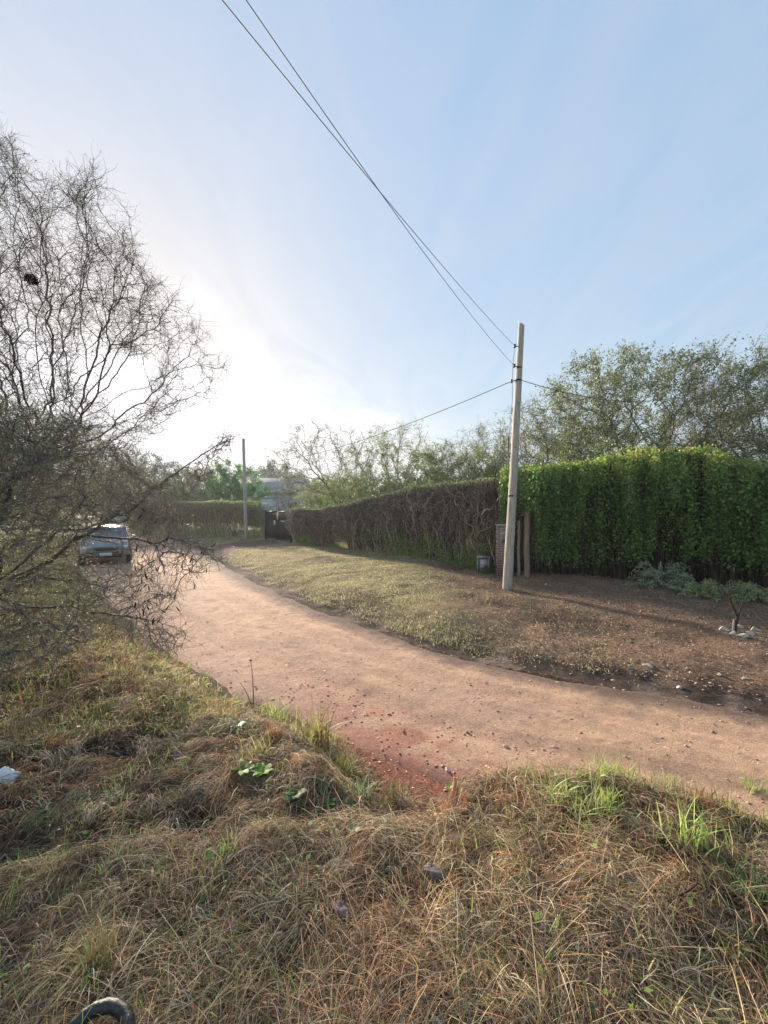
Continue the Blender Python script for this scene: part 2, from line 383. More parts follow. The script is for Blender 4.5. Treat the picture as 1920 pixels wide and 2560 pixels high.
# road strip: between the two edges
def arc(P):
    d = np.r_[0, np.cumsum(np.linalg.norm(np.diff(P, axis=0), axis=1))]; return d
def road_mesh():
    ts = np.sort(np.r_[np.linspace(0, 1, 60), np.linspace(.12, .72, 1500)])
    # match the edges through nearest points: walk the far edge, find nearest on the near edge
    da = arc(FAR_S); tot = da[-1]
    s = np.r_[np.arange(0, 25, 1.0), np.arange(25, 75, .07), np.arange(75, 110, .4), np.arange(110, tot, 3)]
    F = np.c_[np.interp(s, da, FAR_S[:, 0]), np.interp(s, da, FAR_S[:, 1])]
    dnn = arc(NEAR_S); sn = np.arange(0, dnn[-1], .1)
    Nn = np.c_[np.interp(sn, dnn, NEAR_S[:, 0]), np.interp(sn, dnn, NEAR_S[:, 1])]
    j = np.array([np.argmin(((Nn - f) ** 2).sum(1)) for f in F]); j = np.maximum.accumulate(j)
    k = 41; pad = 20
    jj = np.convolve(np.pad(sn[j], pad, mode='edge'), np.ones(k) / k, 'valid')
    G = np.c_[np.interp(jj, dnn, NEAR_S[:, 0]), np.interp(jj, dnn, NEAR_S[:, 1])]
    nt_ = 46; t = np.linspace(-.035, 1.035, nt_)
    Pp = F[:, None] * (1 - t)[None, :, None] + G[:, None] * t[None, :, None]
    x = Pp[..., 0]; y = Pp[..., 1]
    # wavering edges
    e = np.minimum(t, 1 - t)[None]
    wv = (fbm(x, y, .8, 61) - .5)
    inside = sst(-.04, .05, e + wv * .10)
    rut = -.04 * (np.exp(-((t - .32) / .055) ** 2) + np.exp(-((t - .70) / .055) ** 2))[None]
    z = -.06 + .075 * inside + rut * (.6 + wv) + (fbm(x, y, .5, 62, 3) - .5) * .03 + .02 * np.sin(np.clip(t, 0, 1) * math.pi)[None] + (fbm(x, y, .14, 60, 2) - .5) * .012
    r = np.hypot(x, y)
    z = z + sst(60, 400, r) * (fbm(x, y, 160, 41, 3) - .3) * 9
    n1 = fbm(x, y, 1.6, 63); n2 = fbm(x, y, .22, 64, 3)
    c = mixc(ROAD, (.53, .345, .262), sst(.35, .75, n1))
    c = mixc(c, (.60, .40, .25), sst(.5, .8, fbm(x * 1.0, y, 3.5, 66)) * .6)
    c = mixc(c, (.36, .24, .185), sst(.55, .78, n2) * .6)
    c = mixc(c, (.26, .175, .14), sst(.70, .80, fbm(x, y, .09, 67, 2)) * .6)
    c = mixc(c, (.40, .265, .20), sst(.5, .75, fbm(x * .35 + y * .9, (x * .9 - y * .35) * .0 + t[None] * 26, 1.0, 68, 3)) * .5)
    c = mixc(c, (.15, .105, .09), sst(.22, .05, t[None] + (n1 - .5) * .12 + (fbm(x, y, .12, 65, 2) - .5) * .08) * .92)      # dark damp soil on the far side
    c = mixc(c, (.46, .31, .25), sst(.80, .95, t[None] + (n1 - .5) * .2) * .7)
    trk = (np.exp(-((t - .32) / .06) ** 2) + np.exp(-((t - .70) / .06) ** 2))[None] * (.35 + .9 * n1)
    c = mixc(c, (.47, .295, .215), np.clip(trk * .75, 0, 1))
    red = sst(.76, .92, t[None] + (n2 - .5) * .5 + (n1 - .5) * .35 + (fbm(x, y, .07, 69, 2) - .5) * .25) * np.exp(-((x - .3) / 1.1) ** 2) * (y < 6)
    c = mixc(c, mixc((.56, .24, .17), (.40, .17, .13), n2), red * .85)
    m = MB().add(np.c_[x.ravel(), y.ravel(), z.ravel()], grid_faces(nt_, len(s)), c.reshape(-1, 3))
    return tag(m.build('road', M['road'], smooth=True), kind='structure')
road_o = road_mesh()
from mathutils.bvhtree import BVHTree
_me = road_o.data; _bvh = BVHTree.FromPolygons([v.co[:] for v in _me.vertices], [p.vertices[:] for p in _me.polygons])
def surf(x, y, zdef=None):
    h_ = height(x, y) if zdef is None else zdef
    out = np.array(h_, float).copy()
    for i in range(len(x)):
        hit = _bvh.ray_cast((x[i], y[i], 5), (0, 0, -1))[0]
        if hit is not None: out[i] = max(out[i], hit.z)
    return out

# ------------------------------------------------------------------ trees
def colonize(attr, P0, par0, step, kill, jit, rg, maxit=140, infl=1e9):
    P = [np.array(p, float) for p in P0]; par = list(par0)
    A = np.array(attr, float); Parr = np.array(P)
    D = np.linalg.norm(A[:, None] - Parr[None], axis=2); ni = D.argmin(1); nd_ = D.min(1)
    seen = set()
    for it in range(maxit):
        act = (nd_ < infl)
        if not act.any() or len(A) == 0: break
        dirs = norm(A - Parr[ni])
        acc = np.zeros((len(Parr), 3)); np.add.at(acc, ni[act], dirs[act])
        idx = np.unique(ni[act])
        base = Parr[idx]; dd = norm(norm(acc[idx]) + rg.normal(size=(len(idx), 3)) * jit)
        new = base + dd * step
        keep = []
        for k_, i_ in enumerate(idx):
            key = (int(i_), tuple(np.round(new[k_] / (step * .5)).astype(int)))
            if key in seen: continue
            seen.add(key); keep.append(k_)
        if not keep: break
        new = new[keep]; par += [int(i_) for i_ in idx[keep]]
        off = len(Parr); Parr = np.concatenate([Parr, new])
        Dn = np.sqrt(np.maximum((A * A).sum(1)[:, None] + (new * new).sum(1)[None] - 2 * A @ new.T, 0)); m = Dn.min(1); u = m < nd_
        ni = np.where(u, Dn.argmin(1) + off, ni); nd_ = np.where(u, m, nd_)
        al = nd_ > kill; A = A[al]; ni = ni[al]; nd_ = nd_[al]
    return Parr, np.array(par)
def smooth_tree(P, par, it=3, f=.5):
    P = P.copy(); i = np.where(par >= 0)[0]; nc = np.bincount(par[i], minlength=len(P))
    for _ in range(it):
        acc = np.zeros_like(P); np.add.at(acc, par[i], P[i]); ok = (par >= 0) & (nc > 0)
        avg = (P[np.maximum(par, 0)] + acc / np.maximum(nc, 1)[:, None]) / 2
        P[ok] = P[ok] * (1 - f) + avg[ok] * f
    return P
def radii(P, par, tip, pw=2.3):
    a = np.zeros(len(P)); ch = np.zeros(len(P), int)
    for i in range(len(P) - 1, -1, -1):
        if a[i] == 0: a[i] = tip ** pw
        if par[i] >= 0: a[par[i]] += a[i]
    return a ** (1 / pw)
def skeleton_mesh(mb, P, par, r, col):
    i = np.where(par >= 0)[0]; A = P[par[i]]; B = P[i]; rb = r[i]; ra = np.minimum(r[par[i]], rb * 1.3)
    d = B - A; A2 = A - d * .06; B2 = B + d * .06
    for lo, hi, s in ((0, .008, 3), (.008, .03, 5), (.03, 9, 8)):
        k = (rb >= lo) & (rb < hi)
        if not k.any(): continue
        mid = (A2[k] + B2[k]) / 2
        V, F, Cc = tubes(np.stack([A2[k], B2[k]], 1), np.stack([ra[k], rb[k]], 1), s, pal([col], k.sum(), var=.12))
        mb.add(V, F, Cc)
def make_twigs(P, par, r, rg, per, ln, rad, thr, col, zig=.35, up=.15, K=4):
    i = np.where((par >= 0) & (r < thr))[0]; i = np.repeat(i, per)
    if per < 1: i = np.where((par >= 0) & (r < thr))[0]
    n = len(i); d0 = norm(P[i] - P[par[i]])
    t = rg.random((n, 1)); base = P[par[i]] * t + P[i] * (1 - t)
    d = norm(d0 * .6 + rg.normal(size=(n, 3)) * .75 + np.array([0, 0, up]))
    Ls = ln * (.4 + rg.random(n) ** 1.5 * 1.2)
    pts = [base]
    for k in range(K):
        d = norm(d + rg.normal(size=(n, 3)) * zig); pts.append(pts[-1] + d * (Ls / K)[:, None])
    Pt = np.stack(pts, 1)
    Rr = rad * np.linspace(1, .45, K + 1)[None] * (.7 + .6 * rg.random((n, 1)))
    return Pt, Rr
def pts_on(Pt, n, rg, lo=.2):
    i = rg.integers(0, len(Pt), n); t = (lo + (1 - lo) * rg.random(n)) * (Pt.shape[1] - 1 - 1e-3); j = t.astype(int); f = (t - j)[:, None]
    return Pt[i, j] * (1 - f) + Pt[i, j + 1] * f
def in_poly(u, v, poly):
    c = np.zeros(len(u), bool); p = np.array(poly, float)
    for a, b in zip(p, np.roll(p, -1, 0)):
        cond = ((a[1] > v) != (b[1] > v)) & (u < (b[0] - a[0]) * (v - a[1]) / (b[1] - a[1] + 1e-9) + a[0]); c ^= cond
    return c
def trunk_path(pts, step, wav=0.0):
    P = np.array(pts, float)
    if wav:
        n_ = max(3, int(np.linalg.norm(P[-1] - P[0]) / .22)); tt = np.linspace(0, 1, len(P)); ti = np.linspace(0, 1, n_); g_ = np.random.default_rng(int(abs(P[-1].sum()) * 1000))
        P = np.c_[[np.interp(ti, tt, P[:, k]) for k in range(3)]].T; P[1:] += g_.normal(size=(n_ - 1, 3)) * wav
    d = np.r_[0, np.cumsum(np.linalg.norm(np.diff(P, axis=0), axis=1))]
    s = np.arange(0, d[-1], step); return np.c_[[np.interp(s, d, P[:, k]) for k in range(3)]].T

# --- bare tree on the left, crown leaning over the road
TRB = pal([(.06, .05, .042)], 1)[0]
def big_tree():
    rg = np.random.default_rng(11)
    n = 90000
    a = np.c_[rg.uniform(-11, -1.2, n), rg.uniform(3.9, 8.6, n), rg.uniform(2.0, 8.9, n)]
    u = 960 + 1000 * a[:, 0] / a[:, 1]; v = 1272 - 1000 * (a[:, 2] - CAMZ) / a[:, 1]
    poly = [(-1400, 250), (-300, 250), (0, 330), (50, 335), (110, 420), (160, 440), (255, 395), (262, 470), (240, 560), (345, 560), (360, 640), (400, 690), (470, 745), (530, 850), (580, 905), (565, 990), (450, 1060), (370, 1110), (200, 1160), (-1400, 1180)]
    k = in_poly(u, v, poly)
    k &= ((a[:, 0] + 6) / 6.0) ** 2 + ((a[:, 1] - 6.2) / 2.6) ** 2 + ((a[:, 2] - 4.6) / 4.8) ** 2 < 1
    k &= vnoise(a[:, 0] + a[:, 1] * .4, a[:, 2] + a[:, 1] * .5, .75, 133) > .27
    # open notch low on the right where the sky shows through
    notch = in_poly(u, v, [(215, 850), (330, 880), (395, 930), (360, 1010), (280, 1030), (200, 960)])
    k &= ~(notch & (rg.random(n) < .93))
    a = a[k]; a = a[rg.random(len(a)) < min(1, 8500 / len(a))]
    base = (-6.6, 6.4, hz(-6.6, 6.4) - .05)
    P0 = trunk_path([base, (-6.5, 6.3, .8), (-6.2, 6.2, 1.6), (-6.25, 6.1, 2.4)], .11)
    par0 = [-1] + list(range(len(P0) - 1))
    n0 = len(P0)
    lim = trunk_path([P0[-4], (-5.3, 5.9, 2.75), (-4.4, 5.6, 3.0)], .11, .05)        # low limbs reaching right
    P1 = np.concatenate([P0, lim[1:]]); par1 = par0 + [n0 - 4] + list(range(n0, n0 + len(lim) - 2))
    P, par = colonize(a, P1, par1, .11, .135, .26, rg, 150)
    P = smooth_tree(P, par, 5, .5); P = P + rg.normal(size=P.shape) * .006; r = radii(P, par, .0027, 2.9)
    root = thing('bare_tree', 'tall bare tree with an open crown of crooked twigs against the bright sky', 'tree', base)
    off = -np.array(base)
    t = MB(); skeleton_mesh(t, P + off, par, r, (.12, .10, .09)); t.build('trunk', M['bark'], root)
    tw, rr = make_twigs(P + off, par, r, rg, 3, .26, .0021, .011, None, .32, .1, 5)
    m = MB(); m.add(*tubes(tw, rr, 3, pal([(.17, .145, .13), (.24, .20, .17)], len(tw), rg)))
    m.build('twigs', M['bark'], root)
    lp = pts_on(tw, 26000, rg, .35)
    lf = MB(); lf.add(*leaves(lp, rg.uniform(.012, .032, len(lp)), pal([(.15, .16, .09), (.17, .16, .10), (.12, .14, .09)], len(lp), rg), .38, rg))
    lf.build('crown', M['leaf'], root)
    # nest-like dark clumps of twigs
    for (uu, vv, yy, s) in ((88, 700, 5.2, .062),):
        c = np.array([(uu - 960) / 1000 * yy, yy, CAMZ - (vv - 1272) / 1000 * yy])
        d = P - c; i = (d * d).sum(1).argmin(); c = P[i]
        nn_ = 260; th = rg.normal(size=(nn_, 3)); th = norm(th); c0 = th * s * rg.uniform(.2, 1, (nn_, 1)) * np.array([1.2, 1, .7])
        d1 = norm(np.cross(th, rg.normal(size=(nn_, 3))))
        tt = np.linspace(-.5, .5, 4)[None, :, None]
        pp = c0[:, None] + d1[:, None] * tt * s * rg.uniform(.8, 2.6, (nn_, 1))[:, None] - th[:, None] * (tt ** 2) * s
        nb = MB(); nb.add(*tubes(pp, np.full(pp.shape[:2], .004), 3, pal([(.05, .04, .03)], nn_, rg)))
        o = nb.build('bird_nest', M['bark']); o.location = c
        tag(o, 'small dark ball of twigs lodged high in the bare tree', 'nest')
big_tree()

# --- dense thorny shrub in front of it, long twigs drooping over the road
def thorn_shrub():
    rg = np.random.default_rng(12)
    n = 60000
    n = 120000; a = np.c_[rg.uniform(-6.5, -.9, n), rg.uniform(2.9, 6.4, n), rg.uniform(.3, 3.7, n)]
    u = 960 + 1000 * a[:, 0] / a[:, 1]; v = 1272 - 1000 * (a[:, 2] - CAMZ) / a[:, 1]
    poly = [(-900, 960), (-100, 980), (100, 1010), (240, 1060), (330, 1110), (350, 1190), (430, 1200), (520, 1120), (570, 1078), (628, 1075), (600, 1110), (545, 1180), (490, 1250), (440, 1290), (520, 1360), (590, 1400), (570, 1440), (500, 1440), (430, 1450), (460, 1500), (400, 1545), (500, 1590), (430, 1660), (370, 1655), (300, 1600), (230, 1560), (190, 1640), (100, 1700), (-100, 1740), (-900, 1800)]
    k = in_poly(u, v, poly)
    pr = np.where(u < 60, .34, np.where(u < 230, .27, np.where(u < 330, .24, .20)))
    pr = pr * np.where((v > 1340) & (u < 300), .40, 1.0) * np.where((u > 190) & (u < 345) & (v > 1290) & (v < 1430), .30, 1)
    k &= rg.random(n) < pr
    k &= (np.abs(a[:, 1] - 4.5) < 1.7 - .9 * sst(150, 500, u))
    a = a[k]
    if len(a) > 9000: a = a[rg.random(len(a)) < 9000 / len(a)]
    base = (-4.75, 4.75, hz(-4.75, 4.75) - .05)
    P0 = trunk_path([base, (-4.7, 4.7, .9), (-4.55, 4.6, 1.5)], .09); par0 = [-1] + list(range(len(P0) - 1)); n0 = len(P0)
    P1 = P0; par1 = par0
    for tip, mid in (((-2.6, 4.3, 2.2), (-3.6, 4.4, 1.95)), ((-2.9, 4.2, 1.35), (-3.8, 4.4, 1.6)), ((-3.3, 4.0, 2.9), (-4.0, 4.2, 2.3)), ((-2.9, 3.9, .95), (-3.7, 4.2, 1.2)), ((-4.9, 4.2, 2.6), (-4.7, 4.5, 2.1)), ((-1.72, 4.6, 3.05), (-3.0, 4.5, 2.2)), ((-1.9, 4.5, 1.75), (-3.3, 4.5, 2.0)), ((-2.5, 4.3, 1.0), (-3.5, 4.3, 1.25))):
        st = n0 - 1 - rg.integers(0, 5)
        lim = trunk_path([P0[st], mid, tip], .09, .045)[1:]
        m0 = len(P1); P1 = np.concatenate([P1, lim]); par1 = list(par1) + [st] + list(range(m0, m0 + len(lim) - 1))
    P, par = colonize(a, P1, par1, .085, .105, .30, rg, 120)
    P = smooth_tree(P, par, 2, .45); r = radii(P, par, .0027, 2.85)
    root = thing('thorn_shrub', 'dense thorny shrub with olive leaflets and hanging dark pods, drooping in front of the car', 'shrub', base)
    off = -np.array(base)
    t = MB(); skeleton_mesh(t, P + off, par, r, (.13, .11, .10)); t.build('trunk', M['bark'], root)
    tw, rr = make_twigs(P + off, par, r, rg, 2, .26, .0026, .010, None, .5, .0, 5)
    m = MB(); m.add(*tubes(tw, rr, 3, pal([(.18, .155, .135), (.27, .225, .19)], len(tw), rg)))
    m.build('twigs', M['bark'], root)
    # leaflets: denser on the left where the shrub is thick
    uw = 960 + 1000 * (tw[:, 2, 0] - off[0]) / (tw[:, 2, 1] - off[1])
    wgt = np.where(uw < 260, 1.0, .22); tws = tw[rg.random(len(tw)) < wgt]
    lp = pts_on(tws, 52000, rg, .2)
    lf = MB(); lf.add(*leaves(lp, rg.uniform(.014, .036, len(lp)), pal([(.28, .33, .14), (.34, .33, .17), (.22, .27, .16), (.40, .36, .23)], len(lp), rg), .35, rg))
    lf.build('crown', M['leaf'], root)
    # hanging seed pods
    tip = tw[:, -1]; uu = 960 + 1000 * (tip[:, 0] - off[0]) / (tip[:, 1] - off[1]); vv = 1272 - 1000 * (tip[:, 2] - off[2] - CAMZ) / (tip[:, 1] - off[1])
    c = np.where((uu > 330) & (uu < 600) & (vv > 1260) & (vv < 1560))[0]; c = rg.permutation(c)[:60]
    zz = np.linspace(0, 1, 6)
    pod = MB(); pod.add(*tubes(np.c_[.006 * np.sin(zz * 3), 0 * zz, -zz * .075][None], (np.array([.001, .005, .0065, .0065, .005, .001]))[None], 6, (.035, .025, .022)))
    o0 = None
    for i in c:
        if o0 is None: o = pod.build('seed_pod', M['bark'], root); o0 = o
        else:
            o = o0.copy(); C.objects.link(o); o.parent = root
        o.location = tip[i]; o.rotation_euler = (rg.normal() * .35, rg.normal() * .35, rg.uniform(0, 6.28)); s = rg.uniform(.6, 1.35); o.scale = (s, s, s)
thorn_shrub()

# --- generic background tree
def bg_tree(name, label, cat, loc, H, W, crown_lo, seed, nleaf, leafcols, leafsz, barkc=(.17, .145, .125), attr=1100, step=.26, twig=.55, tper=4, asp=.5, lean=0, flat=1.0, group=None, trunk_r=None, tipr=.006):
    rg = np.random.default_rng(seed)
    n = attr * 4; a = rg.uniform(-1, 1, (n, 3))
    rr_ = (a ** 2).sum(1)
    ang = np.arctan2(a[:, 1], a[:, 0]); lump = .72 + .35 * vnoise(ang * 1.3 + 9, a[:, 2] * 2 + seed, .8, seed)
    k = (rr_ < lump ** 2) & (rr_ > .10) & ((a[:, 2] > -.75))
    a = a[k][:attr]
    ch = (H - crown_lo) / 2; cz = crown_lo + ch
    A = np.c_[a[:, 0] * W / 2 * 1.25 + lean, a[:, 1] * W / 2 * 1.1, cz + a[:, 2] * ch * 1.25]
    P0 = trunk_path([(0, 0, -.1), (lean * .15 + rg.normal() * .1, 0, crown_lo * .5), (lean * .5, rg.normal() * .15, crown_lo + .1)], step); par0 = [-1] + list(range(len(P0) - 1))
    P, par = colonize(A, P0, par0, step, step * 1.5, .25, rg, 90)
    P = smooth_tree(P, par, 2, .4); r = radii(P, par, tipr, 2.15)
    root = thing(name, label, cat, loc, 0, group)
    t = MB(); skeleton_mesh(t, P, par, r, barkc)
    tw, tr = make_twigs(P, par, r, rg, tper, twig, tipr * .8, tipr * 5, None, .4, .15, 4)
    t.add(*tubes(tw, tr, 3, pal([barkc], len(tw), rg))); t.build('trunk', M['bark'], root)
    lp = pts_on(tw, nleaf, rg, .15) + rg.normal(size=(nleaf, 3)) * leafsz * .6
    hh = (lp[:, 2] - crown_lo) / (H - crown_lo)
    keep = vnoise(lp[:, 0] * 1.0, lp[:, 2] + lp[:, 1], .7, seed) > .36
    lp = lp[keep]
    lf = MB(); lf.add(*leaves(lp, leafsz * rg.uniform(.6, 1.4, len(lp)), pal(leafcols, len(lp), rg), asp, rg)); lf.build('crown', M['leaf'], root)
    return root
OL = [(.25, .32, .12), (.30, .37, .15), (.19, .25, .11), (.34, .36, .18)]
OLD = [(.15, .19, .10), (.20, .23, .12), (.12, .15, .09), (.24, .25, .15)]
GREY = [(.24, .22, .16), (.30, .26, .19), (.18, .18, .13)]
BRT = [(.25, .33, .10), (.33, .38, .13), (.19, .27, .09)]
T = lambda u, Yd: ((u - 960) / 1000 * Yd, Yd, .38)
bg_tree('acacia_tree', 'broad olive acacia with a dark forked trunk, standing highest behind the green creeper hedge', 'tree', T(1640, 15.5), 7.8, 8.8, 3.0, 101, 60000, OLD + OL[:1], .08, attr=1500)
bg_tree('acacia_tree', 'thinner grey-twigged acacia at the far end behind the green creeper hedge, nearly leafless', 'tree', T(1930, 15.0), 7.7, 6.4, 2.4, 102, 17000, GREY + OLD[:1], .06, (.13, .115, .10), attr=1400, tper=7)
bg_tree('acacia_tree', 'low sparse acacia right behind the tall utility pole, sky showing through its twigs', 'tree', T(1375, 16.5), 6.3, 4.6, 2.0, 103, 15000, OL + OLD, .06, attr=900)
bg_tree('shrub', 'yellow-green shrub showing just over the start of the green creeper hedge', 'shrub', T(1480, 14.6), 5.2, 4.6, 1.5, 104, 24000, BRT + OL, .06, attr=800)
bg_tree('shrub', 'grey-green shrub filling the gap under the leafless acacia', 'shrub', T(1800, 14.8), 5.0, 5.0, 1.4, 105, 22000, OLD + GREY, .06, attr=800)
bg_tree('acacia_tree', 'small crooked tree with bare dark forked limbs over the low end of the brown hedge', 'tree', T(862, 23.5), 6.7, 6.4, 2.4, 106, 15000, OL + GREY, .055, (.09, .075, .065), attr=900, lean=-1.4, tper=3)
bg_tree('acacia_tree', 'airy tree with pale sparse leaves behind the middle of the dry vine hedge', 'tree', T(985, 24), 6.7, 5.6, 1.8, 107, 34000, OL, .06, attr=900)
bg_tree('shrub', 'dense bright olive thicket behind the high part of the dry vine hedge', 'shrub', T(1130, 19.5), 4.7, 5.6, .8, 108, 60000, BRT + OL, .07, attr=1100)
bg_tree('acacia_tree', 'wispy tree with thin upright twigs between the thicket and the tall pole', 'tree', T(1200, 24), 6.7, 6.0, 1.8, 109, 30000, OLD + GREY, .06, attr=1000)
bg_tree('shrub', 'round olive bush behind the dry hedge beside the gate', 'shrub', T(835, 27), 3.9, 4.4, .7, 110, 26000, OL + BRT[:1], .08, attr=700)
bg_tree('shrub', 'pale tangled bush between the gate and the crooked tree', 'shrub', T(722, 31), 4.2, 2.6, .8, 111, 2600, OL + GREY, .08, (.16, .13, .11), attr=700, tper=6)
bg_tree('tree', 'rounded fresh green tree left of the house, behind the smaller utility pole', 'tree', T(588, 37), 6.2, 5.6, 1.2, 112, 42000, [(.12, .28, .10), (.17, .33, .12), (.09, .21, .09)], .13, attr=900, step=.34)
bg_tree('tree', 'large dark bluish tree with a rounded crown rising behind the parked far road', 'tree', T(335, 48), 9.0, 9.6, 2.4, 113, 30000, [(.11, .15, .12), (.14, .17, .13)], .16, attr=1000, step=.4, twig=.8)
bg_tree('tree', 'brownish green tree left of the fresh green one', 'tree', T(470, 40), 5.9, 6.6, 1.0, 114, 26000, OLD + GREY, .13, attr=800, step=.34)
bg_tree('tree', 'dark tree standing close over the left hedge', 'tree', T(420, 33), 4.1, 5.5, .8, 115, 24000, OLD, .11, attr=800, step=.3)
bg_tree('tree', 'grey-brown tree behind the thorny shrub at the left side of the road', 'tree', T(60, 19), 5.6, 9.0, .9, 116, 26000, GREY + OLD, .09, attr=1100, step=.3, tper=6)
bg_tree('tree', 'dusky olive tree beyond the left roadside, half hidden by twigs', 'tree', T(215, 34), 6.0, 8.5, 1.4, 117, 26000, OLD + GREY, .12, attr=900, step=.34)
bg_tree('tree', 'dark leafy tree near the frame edge, behind the leaning bare tree', 'tree', T(-180, 16), 5.8, 8.0, .8, 118, 26000, GREY + OLD, .09, attr=900, step=.3)

bg_tree('shrub', 'leafy olive shrub tucked under the crooked tree behind the dry hedge', 'shrub', T(930, 21.5), 3.9, 4.6, .6, 119, 32000, OL + BRT, .07, attr=700)
bg_tree('shrub', 'greyish shrub behind the dry hedge next to the tall pole', 'shrub', T(1235, 17), 4.3, 3.6, .7, 120, 26000, OLD + OL, .06, attr=700)
bg_tree('tree', 'mid green tree behind the house roof, just left of the crooked tree', 'tree', T(850, 42), 5.6, 7.0, 1.0, 121, 26000, OLD + OL, .12, attr=800, step=.34)
# --- far rows of trees
def blob_tree(name, label, loc, H, W, seed, cols, conifer=False, nl=2600, group=None, lsz=.5):
    rg = np.random.default_rng(seed)
    root = thing(name, label, 'tree', loc, 0, group)
    hz_ = np.linspace(0, 1, 8)
    t = MB(); t.add(*tubes(np.c_[.15 * np.sin(hz_ * 4), 0 * hz_, hz_ * H * .92][None], (.02 * H * (1 - hz_ * .85))[None], 6, (.09, .075, .06)))
    nb = 26; zb = rg.uniform(.25, .95, nb); az = rg.uniform(0, 6.28, nb)
    rad = (W / 2) * (1 - zb if conifer else np.sqrt(np.clip(1 - ((zb - .55) / .5) ** 2, .05, 1)))
    E = np.c_[np.cos(az) * rad, np.sin(az) * rad, zb * H]; S = np.c_[0 * az, 0 * az, (zb - .08) * H]; 
    t.add(*tubes(np.stack([S, (S + E) / 2 + [0, 0, .02 * H], E], 1), np.tile([.006 * H, .004 * H, .002 * H], (nb, 1)), 4, (.09, .075, .06)))
    t.build('trunk', M['bark'], root)
    k = rg.integers(0, nb, nl); f = rg.random((nl, 1)) ** .6
    p = S[k] * (1 - f) + E[k] * f + rg.normal(size=(nl, 3)) * np.array([W * .09, W * .09, H * (.05 if conifer else .07)])
    lf = MB(); lf.add(*leaves(p, lsz * rg.uniform(.5, 1.4, nl), pal(cols, nl, rg), .5, rg)); lf.build('crown', M['leaf'], root)
    return root
PINE = [(.055, .09, .075), (.075, .11, .09), (.045, .075, .065)]
DK = [(.13, .17, .10), (.17, .19, .11), (.10, .14, .09)]
pines = [blob_tree('pine_tree', 'dark pine in the row on the skyline behind the house', (0, 0, 0), 15, 5.5, 200 + i, PINE, True, 3600, 'pines on the skyline') for i in range(3)]
rds = [blob_tree('tree', 'hazy rounded tree in the far belt of woodland along the horizon', (0, 0, 0), 11, 10, 210 + i, DK, False, 4200, 'trees of the far woodland belt', .45) for i in range(3)]
rg = np.random.default_rng(5)
def fz(x, y): return hz(x, y) - .2
def place_far(protos, spots):
    used = set()
    for i, (u, Yd, s) in enumerate(spots):
        x = (u - 960) / 1000 * Yd; k = i % 3; o = protos[k]
        if k in used: o = dup(o)
        used.add(k)
        o.location = (x, Yd, fz(x, Yd)); o.rotation_euler = (0, 0, rg.uniform(0, 6.28)); o.scale = (s * rg.uniform(.9, 1.15), s * rg.uniform(.9, 1.15), s)
place_far(pines, [(u + rg.normal() * 3, 105 + rg.uniform(-8, 10), (.62 + .36 * math.exp(-((u - 690) / 50) ** 2)) * rg.uniform(.86, 1.06)) for u in range(618, 800, 10)])
place_far(rds, [(u + rg.normal() * 10, 80 + rg.uniform(-12, 25), rg.uniform(.66, .92)) for u in list(range(-560, 640, 48)) + list(range(640, 2700, 90))])
place_far([dup(o, group='trees along the middle distance', label='olive tree in the middle distance between the garden trees and the horizon') for o in rds], [(u + rg.normal() * 12, 46 + rg.uniform(-6, 8), rg.uniform(.34, .44)) for u in (-420, -300, -170, -60, 90, 500, 820, 900, 1010, 1110, 1230, 1350, 1480, 1620, 1760, 1900, 2060, 2220)])

# ------------------------------------------------------------------ hedges
def along(P, s):
    P = np.array(P, float); d = arc(P); s = np.clip(s, 0, d[-1])
    q_ = np.c_[np.interp(s, d, P[:, 0]), np.interp(s, d, P[:, 1])]
    e = .05; q2 = np.c_[np.interp(np.clip(s + e, 0, d[-1]), d, P[:, 0]), np.interp(np.clip(s + e, 0, d[-1]), d, P[:, 1])]; q1 = np.c_[np.interp(np.clip(s - e, 0, d[-1]), d, P[:, 0]), np.interp(np.clip(s - e, 0, d[-1]), d, P[:, 1])]
    t = norm(q2 - q1); nrm = np.c_[t[:, 1], -t[:, 0]]
    nrm = nrm * np.where((nrm * q_).sum(1) > 0, -1, 1)[:, None]
    return q_, nrm
GH = [(3.62, 12.15), (4.1, 11.95), (5.9, 11.1), (7.7, 10.25), (9.6, 9.2), (12.5, 7.4), (16, 5.0)]
GTOP_X = [3.1, 3.5, 4.3, 5.6, 6.4, 7.3, 8.1, 8.9, 9.8, 12, 16]; GTOP_Z = [3.25, 3.55, 3.62, 3.6, 3.85, 3.95, 3.8, 3.42, 3.36, 3.4, 3.4]
